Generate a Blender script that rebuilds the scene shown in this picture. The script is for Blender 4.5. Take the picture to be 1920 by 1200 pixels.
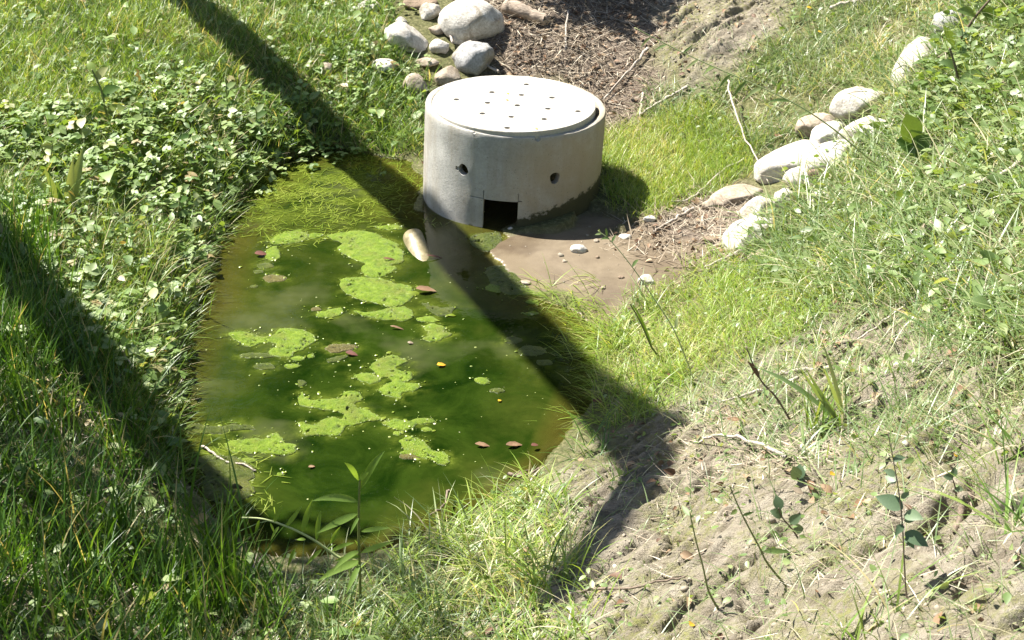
import bpy, bmesh, math, random
import numpy as np
from mathutils import Vector, Matrix
from mathutils.geometry import delaunay_2d_cdt
R = math.radians
rng = np.random.default_rng(7); random.seed(7)
for o in list(bpy.data.objects): bpy.data.objects.remove(o)
sc = bpy.context.scene; COL = sc.collection

# ---------------------------------------------------------------- camera, sky, sun, exposure
H, PITCH, FPX = 3.93, 27.6, 3000.0                    # eye height over the water, tilt, focal length in photo pixels
cam = bpy.data.cameras.new('camera'); cam.sensor_width = 36; cam.lens = FPX/1920*36
cam.clip_start = .05; cam.clip_end = 2000
co = bpy.data.objects.new('camera', cam); COL.objects.link(co)
co.location = (0, 0, H); co.rotation_euler = (R(90-PITCH), 0, 0); sc.camera = co
cam.dof.use_dof = True; cam.dof.focus_distance = 8.6; cam.dof.aperture_fstop = 18.0

SUN_EL = R(56); SUN_AZ = np.array([-.87, .49]); SUN_AZ /= np.linalg.norm(SUN_AZ)
S = np.array([SUN_AZ[0]*math.cos(SUN_EL), SUN_AZ[1]*math.cos(SUN_EL), math.sin(SUN_EL)])
w = bpy.data.worlds.new('World'); sc.world = w; w.use_nodes = True
sky = w.node_tree.nodes.new('ShaderNodeTexSky'); sky.sky_type = 'NISHITA'; sky.sun_disc = False
sky.sun_elevation = SUN_EL; sky.sun_rotation = math.atan2(S[0], S[1])
bg = w.node_tree.nodes['Background']; bg.inputs[1].default_value = .052
w.node_tree.links.new(sky.outputs[0], bg.inputs[0])
sl = bpy.data.lights.new('sun', 'SUN'); sl.energy = 5.0; sl.angle = R(.5); sl.color = (1, .95, .87)
so = bpy.data.objects.new('sun', sl); COL.objects.link(so)
so.rotation_euler = Vector(S).to_track_quat('Z', 'Y').to_euler()
sc.view_settings.view_transform = 'Standard'; sc.view_settings.look = 'None'
sc.view_settings.exposure = 1.8; sc.view_settings.gamma = 1
sc.cycles.use_denoising = True; sc.cycles.max_bounces = 8; sc.cycles.transparent_max_bounces = 8
sc.cycles.sample_clamp_indirect = 6

# ---------------------------------------------------------------- small maths
cp, sp = math.cos(R(PITCH)), math.sin(R(PITCH))
def ray(px, py):
    u = (np.asarray(px, float)-960)/FPX; v = (600-np.asarray(py, float))/FPX
    return np.stack([u, cp+v*sp, -sp+v*cp], -1)
def on_z(px, py, z=0.):
    d = ray(px, py); t = (z-H)/d[..., 2]
    return np.stack([d[..., 0]*t, d[..., 1]*t, np.broadcast_to(z, t.shape)*1.], -1)
def on_y(px, py, y):
    d = ray(px, py); t = y/d[..., 1]; p = d*np.asarray(t)[..., None]; p[..., 2] += H; return p
def project(P):
    x, y, z = P[..., 0], P[..., 1], P[..., 2]-H
    dep = np.maximum(y*cp-z*sp, .05)
    return 960+FPX*x/dep, 600-FPX*(y*sp+z*cp)/dep
def pxm(P):                                            # photo pixels per metre at a point
    return FPX/(P[1]*cp-(P[2]-H)*sp)
def hsh(a, b, c, s):
    n = (a*374761393+b*668265263+c*2147483647+s*1274126177) & 0xffffffff
    n = ((n ^ (n >> 13))*1274126177) & 0xffffffff
    return ((n ^ (n >> 16)) & 0xffff)/65535.0
def noise(P, f=1., s=0):                               # smooth value noise, about -1..1
    P = np.asarray(P, float)*f
    i = np.floor(P).astype(np.int64); t = P-i; t = t*t*t*(t*(t*6-15)+10)
    r = 0
    D = P.shape[-1]
    for k in range(2**D):
        o = [(k >> j) & 1 for j in range(D)]
        wgt = 1.
        for j in range(D): wgt = wgt*(t[..., j] if o[j] else 1-t[..., j])
        r = r+wgt*hsh(i[..., 0]+o[0], i[..., 1]+o[1], (i[..., 2]+o[2]) if D > 2 else 0*i[..., 0], s)
    return r*2-1
def fbm(P, f=1., s=0, n=4):
    r = 0; a = 1.; tot = 0
    for k in range(n): r = r+a*noise(P, f*2**k, s+k*17); tot += a; a *= .5
    return r/tot
def inside(px, py, poly):
    poly = np.asarray(poly, float); c = np.zeros(np.shape(px), bool)
    x0, y0 = poly[-1]
    for x1, y1 in poly:
        m = ((y0 > py) != (y1 > py)) & (px < (x1-x0)*(py-y0)/((y1-y0) if y1 != y0 else 1e-9)+x0)
        c ^= m; x0, y0 = x1, y1
    return c
def seg_dist(px, py, poly):
    poly = np.asarray(poly, float); d = np.full(np.shape(px), 1e9)
    a = poly[-1]
    for b in poly:
        e = b-a; L = max(e@e, 1e-12); t = np.clip(((px-a[0])*e[0]+(py-a[1])*e[1])/L, 0, 1)
        d = np.minimum(d, np.hypot(px-a[0]-t*e[0], py-a[1]-t*e[1])); a = b
    return d
def sstep(a, b, x):
    t = np.clip((x-a)/(b-a), 0, 1); return t*t*(3-2*t)

# ---------------------------------------------------------------- zones, traced in photo pixels and laid on the ground
POND = [(800,400),(785,390),(788,330),(760,300),(640,278),(545,300),(480,332),(432,390),(415,432),(385,470),(370,530),(345,600),(335,680),(325,760),
        (330,850),(352,930),(420,985),(470,1035),(560,1052),(700,1045),(790,1010),(860,965),(950,915),(1020,872),(1062,822),(1100,760),(1128,700),
        (1120,620),(1060,580),(990,548),(950,508),(915,470),(952,446),(935,432),(985,405),(960,350),(880,350),(800,370)]
CLAY = [(1330,720),(1480,640),(1600,575),(1800,650),(2000,720),(2400,700),(2400,1700),(760,1700),(830,1200),(960,1060),(985,990),(1040,905),(1110,850),(1180,800),(1250,765)]
CLAY_TOP = [(1480,650),(1560,590),(1640,590),(1560,680),(1430,720)]
BARE_BACK = [(1240,-60),(1480,-60),(1470,40),(1400,130),(1320,175),(1235,130)]
MUD = [(900,452),(1000,430),(1180,425),(1330,480),(1310,560),(1230,610),(1130,640),(1060,585),(960,530)]
LITTER = [(880,-60),(1240,-120),(1260,20),(1225,110),(1230,180),(1190,250),(1120,230),(1060,160),(920,150),(900,90)]
DEBRIS = [(1190,410),(1320,360),(1440,390),(1440,450),(1330,500),(1210,490),(1150,455)]
LEFT = [(-700,-400),(720,-400),(730,60),(800,200),(795,290),(640,272),(540,298),(470,328),(426,390),(398,460),(362,540),(338,680),(322,780),(335,880),(360,950),(460,1060),(600,1110),(690,1200),(690,1700),(-700,1700)]
LEFT_UP = [(-700,-400),(720,-400),(730,60),(800,200),(795,290),(640,272),(540,298),(470,328),(426,390),(398,460),(362,540),(338,680),(322,780),(250,810),(150,640),(60,480),(-400,480)]
LEFT_EDGE = [(450,330),(400,390),(360,470),(335,560),(300,680),(290,790),(320,900),(365,900),(350,800),(362,690),(388,570),(410,480),(450,400)]
LEFT_LOW = [(-500,470),(60,470),(150,620),(250,780),(345,900),(390,1000),(470,1080),(560,1200),(560,1700),(-500,1700)]
LEFT_LEAF = [(80,190),(180,130),(420,170),(560,230),(700,290),(600,330),(540,400),(440,400),(385,450),(362,560),(340,700),(330,850),(250,820),(150,640),(60,480),(0,420),(-300,330),(-300,240)]
TOP_LEAF = [(480,-60),(720,-60),(740,130),(790,180),(700,230),(560,140)]
FINE_R = [(1118,270),(1180,232),(1330,205),(1420,270),(1410,330),(1340,365),(1240,405),(1205,400),(1130,380)]
BACK_R = [(1330,165),(1410,110),(1490,40),(1510,-60),(1800,-160),(1760,60),(1680,190),(1560,215),(1500,260),(1410,300),(1260,240),(1215,190)]
BANK_R = [(1660,200),(1780,40),(1900,-80),(2500,-200),(2500,720),(1950,700),(1790,640),(1640,570),(1500,560),(1400,500),(1430,420),(1560,330)]
LEAF_R = [(1780,20),(1920,-60),(2400,-100),(2400,430),(1900,460),(1700,360),(1700,200)]
POND_R = [(1130,610),(1215,565),(1300,505),(1420,480),(1560,530),(1600,585),(1480,650),(1340,710),(1240,760),(1160,790),(1112,750),(1138,650)]
PALE_B = [(640,1110),(790,1020),(880,950),(980,900),(1050,930),(1070,1010),(1110,1110),(1130,1260),(600,1260)]
ALGAE_BED = [(440,380),(480,335),(545,300),(640,278),(770,300),(790,340),(785,390),(700,395),(640,420),(520,430),(430,430)]

# ---------------------------------------------------------------- terrain
CTRL = [(0,0,.62),(180,0,.60),(350,0,.52),(520,0,.45),(650,0,.42),(0,200,.5),(200,200,.42),(400,150,.34),(560,130,.3),(700,120,.28),(640,220,.12),(480,260,.14),(330,300,.25),
 (0,420,.45),(200,420,.3),(350,420,.14),(380,380,.12),(0,640,.5),(150,640,.3),(280,640,.13),(0,900,.6),(180,900,.32),(300,880,.1),(0,1200,.72),(200,1200,.4),(380,1120,.12),(500,1150,.1),(620,1150,.10),
 (800,100,.3),(850,40,.42),(980,30,.45),(980,120,.22),(1100,60,.38),(1200,0,.5),(1320,60,.46),(1220,180,.14),(1180,250,.04),(1250,330,.03),(1350,250,.15),(1300,150,.28),
 (1450,100,.48),(1500,0,.66),(1550,200,.42),(1650,60,.72),(1750,0,.9),(1700,180,.66),(1900,60,1.1),(1900,250,1.02),(1750,350,.68),(1550,300,.36),(1450,330,.17),(1350,400,.07),(1450,430,.2),(1330,520,.08),
 (1250,560,.05),(1180,580,.02),(1200,680,.06),(1400,560,.26),(1600,450,.52),(1800,500,.92),(1920,560,1.18),(1300,750,.2),(1450,680,.46),(1600,620,.68),(1150,830,.08),(1250,860,.24),(1400,820,.56),(1600,800,.86),
 (1800,720,1.12),(1920,760,1.36),(1060,900,.10),(1000,960,.17),(1100,1000,.33),(1220,1000,.5),(1400,1000,.8),(1600,1000,1.12),(1800,950,1.4),(1920,1000,1.6),(880,1010,.08),(800,1100,.12),(950,1120,.3),
 (1100,1150,.5),(1250,1180,.74),(1400,1180,.98),(1600,1200,1.3),(1800,1180,1.6),(1920,1200,1.78),(700,1180,.12),(850,1200,.22),(940,500,.012),(1040,480,.015),(1150,500,.03)]
cw = np.array([on_z(a, b, c) for a, b, c in CTRL])
cw = np.vstack([cw, [[-5,4,1.1],[-6,9,1.0],[-6,14,1.1],[-3,16,1.0],[1,16,1.1],[4,16,1.6],[6,12,2.1],[6,8,2.2],[4.5,4.5,2.1],[0,3,.5],[-2,3,.8],[2,3,1.3],[3.4,3,1.6]]])
def phi(r2): return .5*r2*np.log(np.maximum(r2, 1e-12))
n_ = len(cw); A = np.zeros((n_+3, n_+3)); d2 = ((cw[:, None, :2]-cw[None, :, :2])**2).sum(-1)
A[:n_, :n_] = phi(d2)+np.eye(n_)*.02; Pm = np.c_[np.ones(n_), cw[:, :2]]; A[:n_, n_:] = Pm; A[n_:, :n_] = Pm.T
wt = np.linalg.solve(A, np.r_[cw[:, 2], 0, 0, 0])
pond_w = on_z(np.array([p[0] for p in POND]), np.array([p[1] for p in POND]))[:, :2]
def terrain(X, Y):
    z = wt[n_]+wt[n_+1]*X+wt[n_+2]*Y
    for k in range(n_): z = z+wt[k]*phi((X-cw[k, 0])**2+(Y-cw[k, 1])**2)
    out = np.maximum(np.maximum(-5-X, X-5), np.maximum(3-Y, Y-15))
    f = sstep(-.5, 4, out)
    z = np.clip(z, -.2, 2.6)*(1-f)+f*(1.15+.25*noise(np.stack([X, Y], -1), .05, 3))
    return z
def sdf(X, Y):
    d = seg_dist(X, Y, pond_w); return np.where(inside(X, Y, pond_w), -d, d)
gx = np.concatenate([-4.3-np.geomspace(.05, 400, 44)[::-1], np.arange(-4.3, 4.3, .0125), 4.3+np.geomspace(.02, 400, 44)])
gy = np.concatenate([2.2-np.geomspace(.05, 400, 44)[::-1], np.arange(2.2, 13.0, .0125), 13.0+np.geomspace(.02, 400, 44)])
GX, GY = np.meshgrid(gx, gy)
XY = np.stack([GX, GY], -1)
Zb = terrain(GX, GY)
near = (np.abs(GX) < 5.2) & (GY > 1.9) & (GY < 13.6)
SD = np.where(near, 0., 9.)
wob = XY[near]+.04*np.stack([fbm(XY[near], 5, 1, 2), fbm(XY[near], 5, 2, 2)], -1)
SD[near] = sdf(wob[:, 0], wob[:, 1])
def zone(PX, PY, poly, soft=30): 
    m = np.asarray(inside(PX, PY, poly)); d = seg_dist(PX, PY, poly)
    return sstep(-soft, soft, np.where(m, d, -d))
PXg, PYg = project(np.stack([GX, GY, np.maximum(Zb, 0)], -1))
jit = np.stack([fbm(XY, 4, 5, 3), fbm(XY, 4, 6, 3)], -1)
QX, QY = PXg+55*jit[..., 0], PYg+40*jit[..., 1]
def zmap(poly, soft=30):
    r = np.zeros(GX.shape); r[near] = zone(QX[near], QY[near], poly, soft); return r
m_clay = np.maximum(zmap(CLAY, 45), zmap(BARE_BACK, 40)); m_mud = np.maximum(zmap(MUD, 14), 0); m_lit = np.maximum(zmap(LITTER, 30), zmap(DEBRIS, 30))
slope_dir = np.array([.86, .5]); al = GX*slope_dir[0]+GY*slope_dir[1]; ac = -GX*slope_dir[1]+GY*slope_dir[0]
warp = .12*fbm(XY, 1.6, 9, 3)
st = np.stack([al*1.6, (ac+warp)*6.5], -1)
ridge = 1-np.abs(fbm(st, 1.4, 21, 4))*2
lump = fbm(XY, 9, 31, 4); fine = fbm(XY, 34, 37, 2)
Z = Zb+.018*fbm(XY, 3.2, 11, 4)*(1-m_mud)
Z = Z+m_clay*(.06*(ridge-.5)+.014*lump+.007*fine+.045*fbm(XY, 2.3, 41, 3)+.014*(1-2*np.abs(fbm(np.stack([al*5, (ac+warp)*14], -1), 1.3, 51, 3)))+.011*fbm(np.stack([al*10, (ac+warp)*30], -1), 1., 57, 2)+.02*np.abs(fbm(XY+.1*jit, 7, 58, 4))-.035*sstep(.25, .6, fbm(np.stack([al*2.2, (ac+warp)*6], -1), 1., 59, 3)))+(1-m_clay)*(1-m_mud)*(.012*lump+.004*fine)+m_mud*.004*lump
for (ax, ay), (bx, by), dw, dd in (((1545,925),(1500,985),24,.10), ((1835,880),(1775,1000),28,.13), ((1930,690),(1800,800),45,.14), ((1690,960),(1650,1020),22,.07), ((1290,960),(1240,1010),20,.06), ((1440,1080),(1400,1150),20,.06), ((1870,1060),(1800,1110),22,.06)):
    ex, ey = bx-ax, by-ay; qt = np.clip(((QX-ax)*ex+(QY-ay)*ey)/(ex*ex+ey*ey), 0, 1); Z = Z-dd*np.exp(-((QX-ax-qt*ex)**2+(QY-ay-qt*ey)**2)/dw**2)*near          # hollows washed out of the clay
floor_ = .003+np.where(m_mud > .4, .035, .16)*np.clip(SD, 0, .3)
Zo = np.maximum(Z, floor_)
edge = sstep(0, .22, SD); Zo = np.where(m_mud > .3, np.minimum(Zo, .012+.06*np.clip(SD, 0, 1)+.006*lump), Zo*(.35+.65*edge)+.003)
Zi = -(.014+(.42+.75*sstep(7.9, 5.9, GY))*np.clip(-SD, 0, 1)+.02*lump*np.clip(-SD*6, 0, 1)); Zi = np.maximum(Zi, -.6)
Z = np.where(SD > 0, Zo, Zi); Z = np.where(near, Z, np.where(near, Z, Zb))
def bil(G, x, y):
    x = np.asarray(x, float); y = np.asarray(y, float)
    i = np.clip(np.searchsorted(gx, x)-1, 0, len(gx)-2); j = np.clip(np.searchsorted(gy, y)-1, 0, len(gy)-2)
    a = np.clip((x-gx[i])/(gx[i+1]-gx[i]), 0, 1); b = np.clip((y-gy[j])/(gy[j+1]-gy[j]), 0, 1)
    return G[j, i]*(1-a)*(1-b)+G[j, i+1]*a*(1-b)+G[j+1, i]*(1-a)*b+G[j+1, i+1]*a*b
def zat(x, y): return bil(Z, x, y)
def hit(px, py):                                       # the ground (or water) point seen at a photo pixel
    d = ray(px, py); t = np.arange(4.0, 25, .01); P = d[None]*t[:, None]; P[:, 2] += H
    g = np.maximum(zat(P[:, 0], P[:, 1]), 0); k = np.argmax(P[:, 2] < g)
    return np.array([P[k, 0], P[k, 1], g[k]])

# ---------------------------------------------------------------- mesh helpers
def raw_mesh(name, V, F, smooth=False):
    me = bpy.data.meshes.new(name); V = np.asarray(V, np.float32).reshape(-1, 3); F = np.asarray(F, np.int32)
    me.vertices.add(len(V)); me.vertices.foreach_set('co', V.ravel())
    k = F.shape[1]; me.loops.add(F.size); me.loops.foreach_set('vertex_index', F.ravel())
    me.polygons.add(len(F)); me.polygons.foreach_set('loop_start', np.arange(len(F), dtype=np.int32)*k)
    me.polygons.foreach_set('use_smooth', np.full(len(F), smooth))
    me.update(); me.validate(); return me
def attr(me, name, a):
    at = me.attributes.new(name, 'FLOAT', 'POINT'); at.data.foreach_set('value', np.asarray(a, np.float32).ravel())
def link(name, me, m, parent=None, loc=(0, 0, 0)):
    o = bpy.data.objects.new(name, me); COL.objects.link(o); o.location = loc
    if m: me.materials.append(m)
    if parent: o.parent = parent
    return o
def tag(o, label=None, cat=None, group=None, kind=None):
    if label: o['label'] = label
    if cat: o['category'] = cat
    if group: o['group'] = group
    if kind: o['kind'] = kind
    return o
def empty(name, loc, label, cat, group=None):
    o = bpy.data.objects.new(name, None); COL.objects.link(o); o.location = loc; o.empty_display_size = .1
    return tag(o, label, cat, group)

# ---------------------------------------------------------------- materials
def nodes(name):
    m = bpy.data.materials.new(name); m.use_nodes = True; nt = m.node_tree
    return m, nt, nt.nodes['Principled BSDF'], nt.nodes['Material Output']
def N(nt, t, **kw):
    n = nt.nodes.new('ShaderNode'+t)
    for k, v in kw.items():
        if isinstance(k, str) and k.startswith('i_'): n.inputs[int(k[2:]) if k[2:].isdigit() else k[2:]].default_value = v
        else: setattr(n, k, v)
    return n
def ramp(nt, fac, stops):
    r = nt.nodes.new('ShaderNodeValToRGB'); nt.links.new(fac, r.inputs[0])
    e = r.color_ramp.elements
    while len(e) < len(stops): e.new(.5)
    for x, (p, c) in zip(e, stops): x.position = p; x.color = (*c, 1) if len(c) == 3 else c
    return r.outputs[0]
def mixc(nt, f, a, b, mode='MIX'):
    n = nt.nodes.new('ShaderNodeMix'); n.data_type = 'RGBA'; n.blend_type = mode
    for s, v in ((n.inputs['Factor'], f), (n.inputs['A'], a), (n.inputs['B'], b)):
        if hasattr(v, 'links') or isinstance(v, bpy.types.NodeSocket): nt.links.new(v, s)
        else: s.default_value = v if isinstance(v, (int, float)) else (*v, 1)
    return n.outputs['Result']
def tex(nt, scale, detail=6, rough=.6, vec=None, dist=0.):
    n = N(nt, 'TexNoise'); n.inputs['Scale'].default_value = scale; n.inputs['Detail'].default_value = detail
    n.inputs['Roughness'].default_value = rough; n.inputs['Distortion'].default_value = dist
    if vec is None:
        g = N(nt, 'NewGeometry'); vec = g.outputs['Position']
    nt.links.new(vec, n.inputs['Vector']); return n.outputs['Fac']
def objco(nt): return N(nt, 'TexCoord').outputs['Object']
def bump(nt, p, h, s, d=.01):
    b = N(nt, 'Bump'); b.inputs['Strength'].default_value = s; b.inputs['Distance'].default_value = d
    nt.links.new(h, b.inputs['Height']); nt.links.new(b.outputs[0], p.inputs['Normal']); return b
def at_(nt, name):
    a = N(nt, 'Attribute'); a.attribute_name = name; return a.outputs['Fac']

def leaf_mat(name, stops, rough=.42, spec=.5, trans=.38, tcol=(1.5, 1.35, .55)):
    m, nt, p, out = nodes(name)
    c = ramp(nt, at_(nt, 'tint'), stops); v = tex(nt, 160, 3)
    c = mixc(nt, .35, c, mixc(nt, v, (.35, .35, .3), (1.5, 1.5, 1.4)), 'MULTIPLY')
    nt.links.new(c, p.inputs['Base Color']); p.inputs['Roughness'].default_value = rough; p.inputs['Specular IOR Level'].default_value = spec
    t = N(nt, 'BsdfTranslucent'); nt.links.new(mixc(nt, 1., c, tcol, 'MULTIPLY'), t.inputs[0])
    mx = N(nt, 'MixShader'); mx.inputs[0].default_value = trans
    nt.links.new(p.outputs[0], mx.inputs[1]); nt.links.new(t.outputs[0], mx.inputs[2]); nt.links.new(mx.outputs[0], out.inputs[0])
    return m
M = {}
M['fine'] = leaf_mat('fine grass', [(0, (.13, .22, .03)), (.45, (.21, .32, .045)), (.8, (.30, .38, .08)), (1, (.48, .44, .22))])
M['mid'] = leaf_mat('meadow grass', [(0, (.07, .14, .02)), (.45, (.13, .23, .035)), (.82, (.22, .30, .07)), (1, (.46, .40, .23))])
M['pale'] = leaf_mat('bank grass', [(0, (.075, .14, .035)), (.5, (.16, .24, .08)), (.85, (.30, .35, .17)), (1, (.52, .47, .33))], rough=.45, spec=.9)
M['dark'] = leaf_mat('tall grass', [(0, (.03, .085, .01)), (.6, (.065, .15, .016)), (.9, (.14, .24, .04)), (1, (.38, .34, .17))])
M['leaf'] = leaf_mat('ground leaf', [(0, (.06, .13, .02)), (.5, (.16, .25, .055)), (.9, (.27, .34, .14)), (1, (.28, .22, .10))], rough=.52, spec=.8, trans=.36)
M['leafb'] = leaf_mat('bright leaf', [(0, (.09, .16, .035)), (.6, (.17, .25, .075)), (1, (.28, .33, .15))], rough=.5, spec=.9, trans=.42)
M['weedb'] = leaf_mat('blue green leaf', [(0, (.07, .12, .06)), (1, (.14, .20, .11))], rough=.5, trans=.25)
M['herb'] = leaf_mat('herb leaf', [(0, (.14, .24, .04)), (1, (.24, .36, .08))], rough=.45, trans=.5)
M['crown'] = leaf_mat('tree leaf', [(0, (.02, .05, .008)), (1, (.06, .11, .02))], rough=.5, trans=.3)
M['straw'] = leaf_mat('dead stalks', [(0, (.13, .10, .07)), (.5, (.28, .23, .17)), (.85, (.45, .39, .31)), (1, (.58, .52, .42))], rough=.75, spec=.2, trans=.05, tcol=(1, 1, 1))
M['dleaf'] = leaf_mat('dead leaf', [(0, (.09, .05, .03)), (.5, (.20, .12, .07)), (1, (.34, .25, .16))], rough=.6, spec=.3, trans=.12, tcol=(1, 1, 1))
M['yellow'] = leaf_mat('yellow leaf', [(0, (.45, .24, .02)), (1, (.62, .42, .04))], rough=.5, trans=.2, tcol=(1, 1, .8))
M['red'] = leaf_mat('red leaf', [(0, (.10, .038, .028)), (1, (.17, .075, .055))], rough=.5, trans=.2, tcol=(1, 1, .8))
M['strand'] = leaf_mat('algae strand', [(0, (.05, .09, .008)), (.5, (.13, .18, .015)), (1, (.24, .29, .05))], rough=.3, spec=.6, trans=.2)
def stem_mat(name, c, c2):
    m, nt, p, out = nodes(name); nt.links.new(mixc(nt, tex(nt, 90), c, c2), p.inputs['Base Color']); p.inputs['Roughness'].default_value = .6; return m
M['lstem'] = stem_mat('light stem', (.30, .36, .13), (.45, .48, .24)); M['stem'] = stem_mat('green stem', (.10, .14, .03), (.18, .19, .06)); M['bstem'] = stem_mat('brown stem', (.06, .045, .03), (.15, .11, .07))

def ground_material():
    m, nt, p, out = nodes('ground'); L = nt.links
    n1 = tex(nt, 6, 8, .65); n2 = tex(nt, 45, 6, .7); n3 = tex(nt, 2.2, 5); n4 = tex(nt, 170, 4, .7)
    mp = N(nt, 'Mapping'); mp.inputs['Rotation'].default_value = (0, 0, R(-30)); mp.inputs['Scale'].default_value = (6, 34, 18)
    L.new(N(nt, 'NewGeometry').outputs['Position'], mp.inputs[0]); n5 = tex(nt, 1., 7, .68, mp.outputs[0], .6)
    soil = ramp(nt, n2, [(.3, (.05, .048, .020)), (.5, (.11, .115, .04)), (.72, (.27, .24, .13))])
    clay = ramp(nt, n1, [(.3, (.165, .14, .10)), (.5, (.265, .232, .175)), (.7, (.36, .325, .26))])
    clay = mixc(nt, .75, clay, ramp(nt, n5, [(.32, (.42, .38, .33)), (.5, (1, 1, 1)), (.72, (1.2, 1.18, 1.15))]), 'MULTIPLY')
    clay = mixc(nt, .75, clay, ramp(nt, n4, [(.3, (.4, .38, .35)), (.5, (1, 1, 1)), (.8, (1.25, 1.25, 1.25))]), 'MULTIPLY')
    moss = ramp(nt, n2, [(.3, (.10, .11, .03)), (.7, (.235, .235, .075))])
    mf = ramp(nt, n3, [(.45, (0, 0, 0)), (.60, (.85, .85, .85))]); mf2 = mixc(nt, 1., mf, ramp(nt, n2, [(.4, (0, 0, 0)), (.6, (1, 1, 1))]), 'MULTIPLY')
    clay = mixc(nt, mf2, clay, moss)
    mud = ramp(nt, n1, [(.3, (.075, .054, .034)), (.7, (.125, .098, .062))])
    mud = mixc(nt, ramp(nt, tex(nt, 1.9, 5, .6, None, 1.2), [(.42, (0, 0, 0)), (.6, (.7, .7, .7))]), mud, (.165, .132, .088)); mud = mixc(nt, .3, mud, ramp(nt, n4, [(.3, (.6, .6, .6)), (.7, (1.3, 1.3, 1.3))]), 'MULTIPLY')
    lit = ramp(nt, n2, [(.3, (.05, .036, .025)), (.5, (.15, .115, .085)), (.72, (.33, .28, .22))])
    bed = ramp(nt, n2, [(.3, (.06, .05, .015)), (.7, (.15, .12, .04))])
    c = mixc(nt, at_(nt, 'litter'), soil, lit); c = mixc(nt, at_(nt, 'clay'), c, clay); c = mixc(nt, at_(nt, 'mud'), c, mud); c = mixc(nt, at_(nt, 'bed'), c, bed)
    L.new(c, p.inputs['Base Color'])
    rr = N(nt, 'Mix'); L.new(at_(nt, 'wet'), rr.inputs[0]); rr.inputs[2].default_value = .9; rr.inputs[3].default_value = .32; L.new(rr.outputs[0], p.inputs['Roughness'])
    p.inputs['Specular IOR Level'].default_value = .3
    hgt = N(nt, 'Math', operation='ADD'); L.new(n2, hgt.inputs[0]); L.new(n5, hgt.inputs[1])
    h2 = N(nt, 'Math', operation='ADD'); L.new(hgt.outputs[0], h2.inputs[0]); L.new(n4, h2.inputs[1])
    b = bump(nt, p, h2.outputs[0], 1., .022)
    sm = N(nt, 'Math', operation='MULTIPLY_ADD'); L.new(at_(nt, 'mud'), sm.inputs[0]); sm.inputs[1].default_value = -.65; sm.inputs[2].default_value = .8; L.new(sm.outputs[0], b.inputs['Strength'])
    return m
nxv, nyv = len(gx), len(gy)
ii = (np.arange(nyv-1)[:, None]*nxv+np.arange(nxv-1)[None]).ravel()
me = raw_mesh('ground', np.stack([GX, GY, Z], -1), np.stack([ii, ii+1, ii+nxv+1, ii+nxv], -1), True)
attr(me, 'clay', m_clay); attr(me, 'mud', m_mud); attr(me, 'litter', m_lit); attr(me, 'bed', sstep(.02, -.06, SD)); attr(me, 'wet', np.maximum(m_mud*sstep(.5, .02, SD), sstep(.05, 0, SD)))
tag(link('ground', me, ground_material()), kind='structure')

# ---------------------------------------------------------------- water
def water_material():
    m, nt, p, out = nodes('pond water'); L = nt.links
    n1 = tex(nt, 2.6, 6, .6, None, .8); n2 = tex(nt, 30, 5, .7)
    dp = at_(nt, 'depth')
    deep = mixc(nt, ramp(nt, n1, [(.38, (0, 0, 0)), (.66, (1, 1, 1))]), (.010, .021, .002), (.031, .041, .006))
    shal = mixc(nt, n1, (.048, .054, .006), (.080, .066, .014))
    c = mixc(nt, ramp(nt, dp, [(.03, (0, 0, 0)), (.17, (1, 1, 1))]), shal, deep); c = mixc(nt, ramp(nt, dp, [(.22, (0, 0, 0)), (.5, (1, 1, 1))]), c, mixc(nt, ramp(nt, tex(nt, 3.4, 5, .6, None, 1.), [(.4, (0, 0, 0)), (.62, (1, 1, 1))]), (.004, .012, .001), (.015, .029, .003)))
    c = mixc(nt, .25, c, ramp(nt, n2, [(.35, (.6, .6, .6)), (.7, (1.35, 1.35, 1.3))]), 'MULTIPLY')
    c = mixc(nt, ramp(nt, tex(nt, 1.3, 4, .6), [(.55, (0, 0, 0)), (.75, (.75, .75, .75))]), c, (.070, .078, .032))      # milky sheen of the water, painted in as pale patches
    c = mixc(nt, at_(nt, 'film'), c, ramp(nt, tex(nt, 55, 6, .75), [(.3, (.02, .035, .004)), (.5, (.065, .088, .010)), (.72, (.14, .165, .03))]))
    df = N(nt, 'BsdfDiffuse'); L.new(c, df.inputs[0])
    tr = N(nt, 'BsdfTransparent'); tr.inputs[0].default_value = (.80, .82, .52, 1)
    a = ramp(nt, dp, [(0, (.12, .12, .12)), (.05, (.55, .55, .55)), (.14, (.97, .97, .97)), (.3, (1, 1, 1))])
    mx = N(nt, 'MixShader'); am = N(nt, 'Math', operation='MAXIMUM'); L.new(a, am.inputs[0]); L.new(at_(nt, 'film'), am.inputs[1]); L.new(am.outputs[0], mx.inputs[0]); L.new(tr.outputs[0], mx.inputs[1]); L.new(df.outputs[0], mx.inputs[2])
    gl = N(nt, 'BsdfGlossy'); gl.inputs['Roughness'].default_value = .03
    fr = N(nt, 'Fresnel'); fr.inputs[0].default_value = 1.33
    b = N(nt, 'Bump'); b.inputs['Strength'].default_value = .12; b.inputs['Distance'].default_value = .01
    L.new(tex(nt, 14, 3, .5), b.inputs['Height']); L.new(b.outputs[0], gl.inputs['Normal']); L.new(b.outputs[0], fr.inputs['Normal'])
    m2 = N(nt, 'MixShader'); L.new(fr.outputs[0], m2.inputs[0]); L.new(mx.outputs[0], m2.inputs[1]); L.new(gl.outputs[0], m2.inputs[2])
    L.new(m2.outputs[0], out.inputs[0]); nt.nodes.remove(p); return m
wx = np.arange(-2.6, 1.2, .015); wy = np.arange(4.6, 10.6, .015); WX, WY = np.meshgrid(wx, wy)
ii = (np.arange(len(wy)-1)[:, None]*len(wx)+np.arange(len(wx)-1)[None]).ravel()
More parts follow.
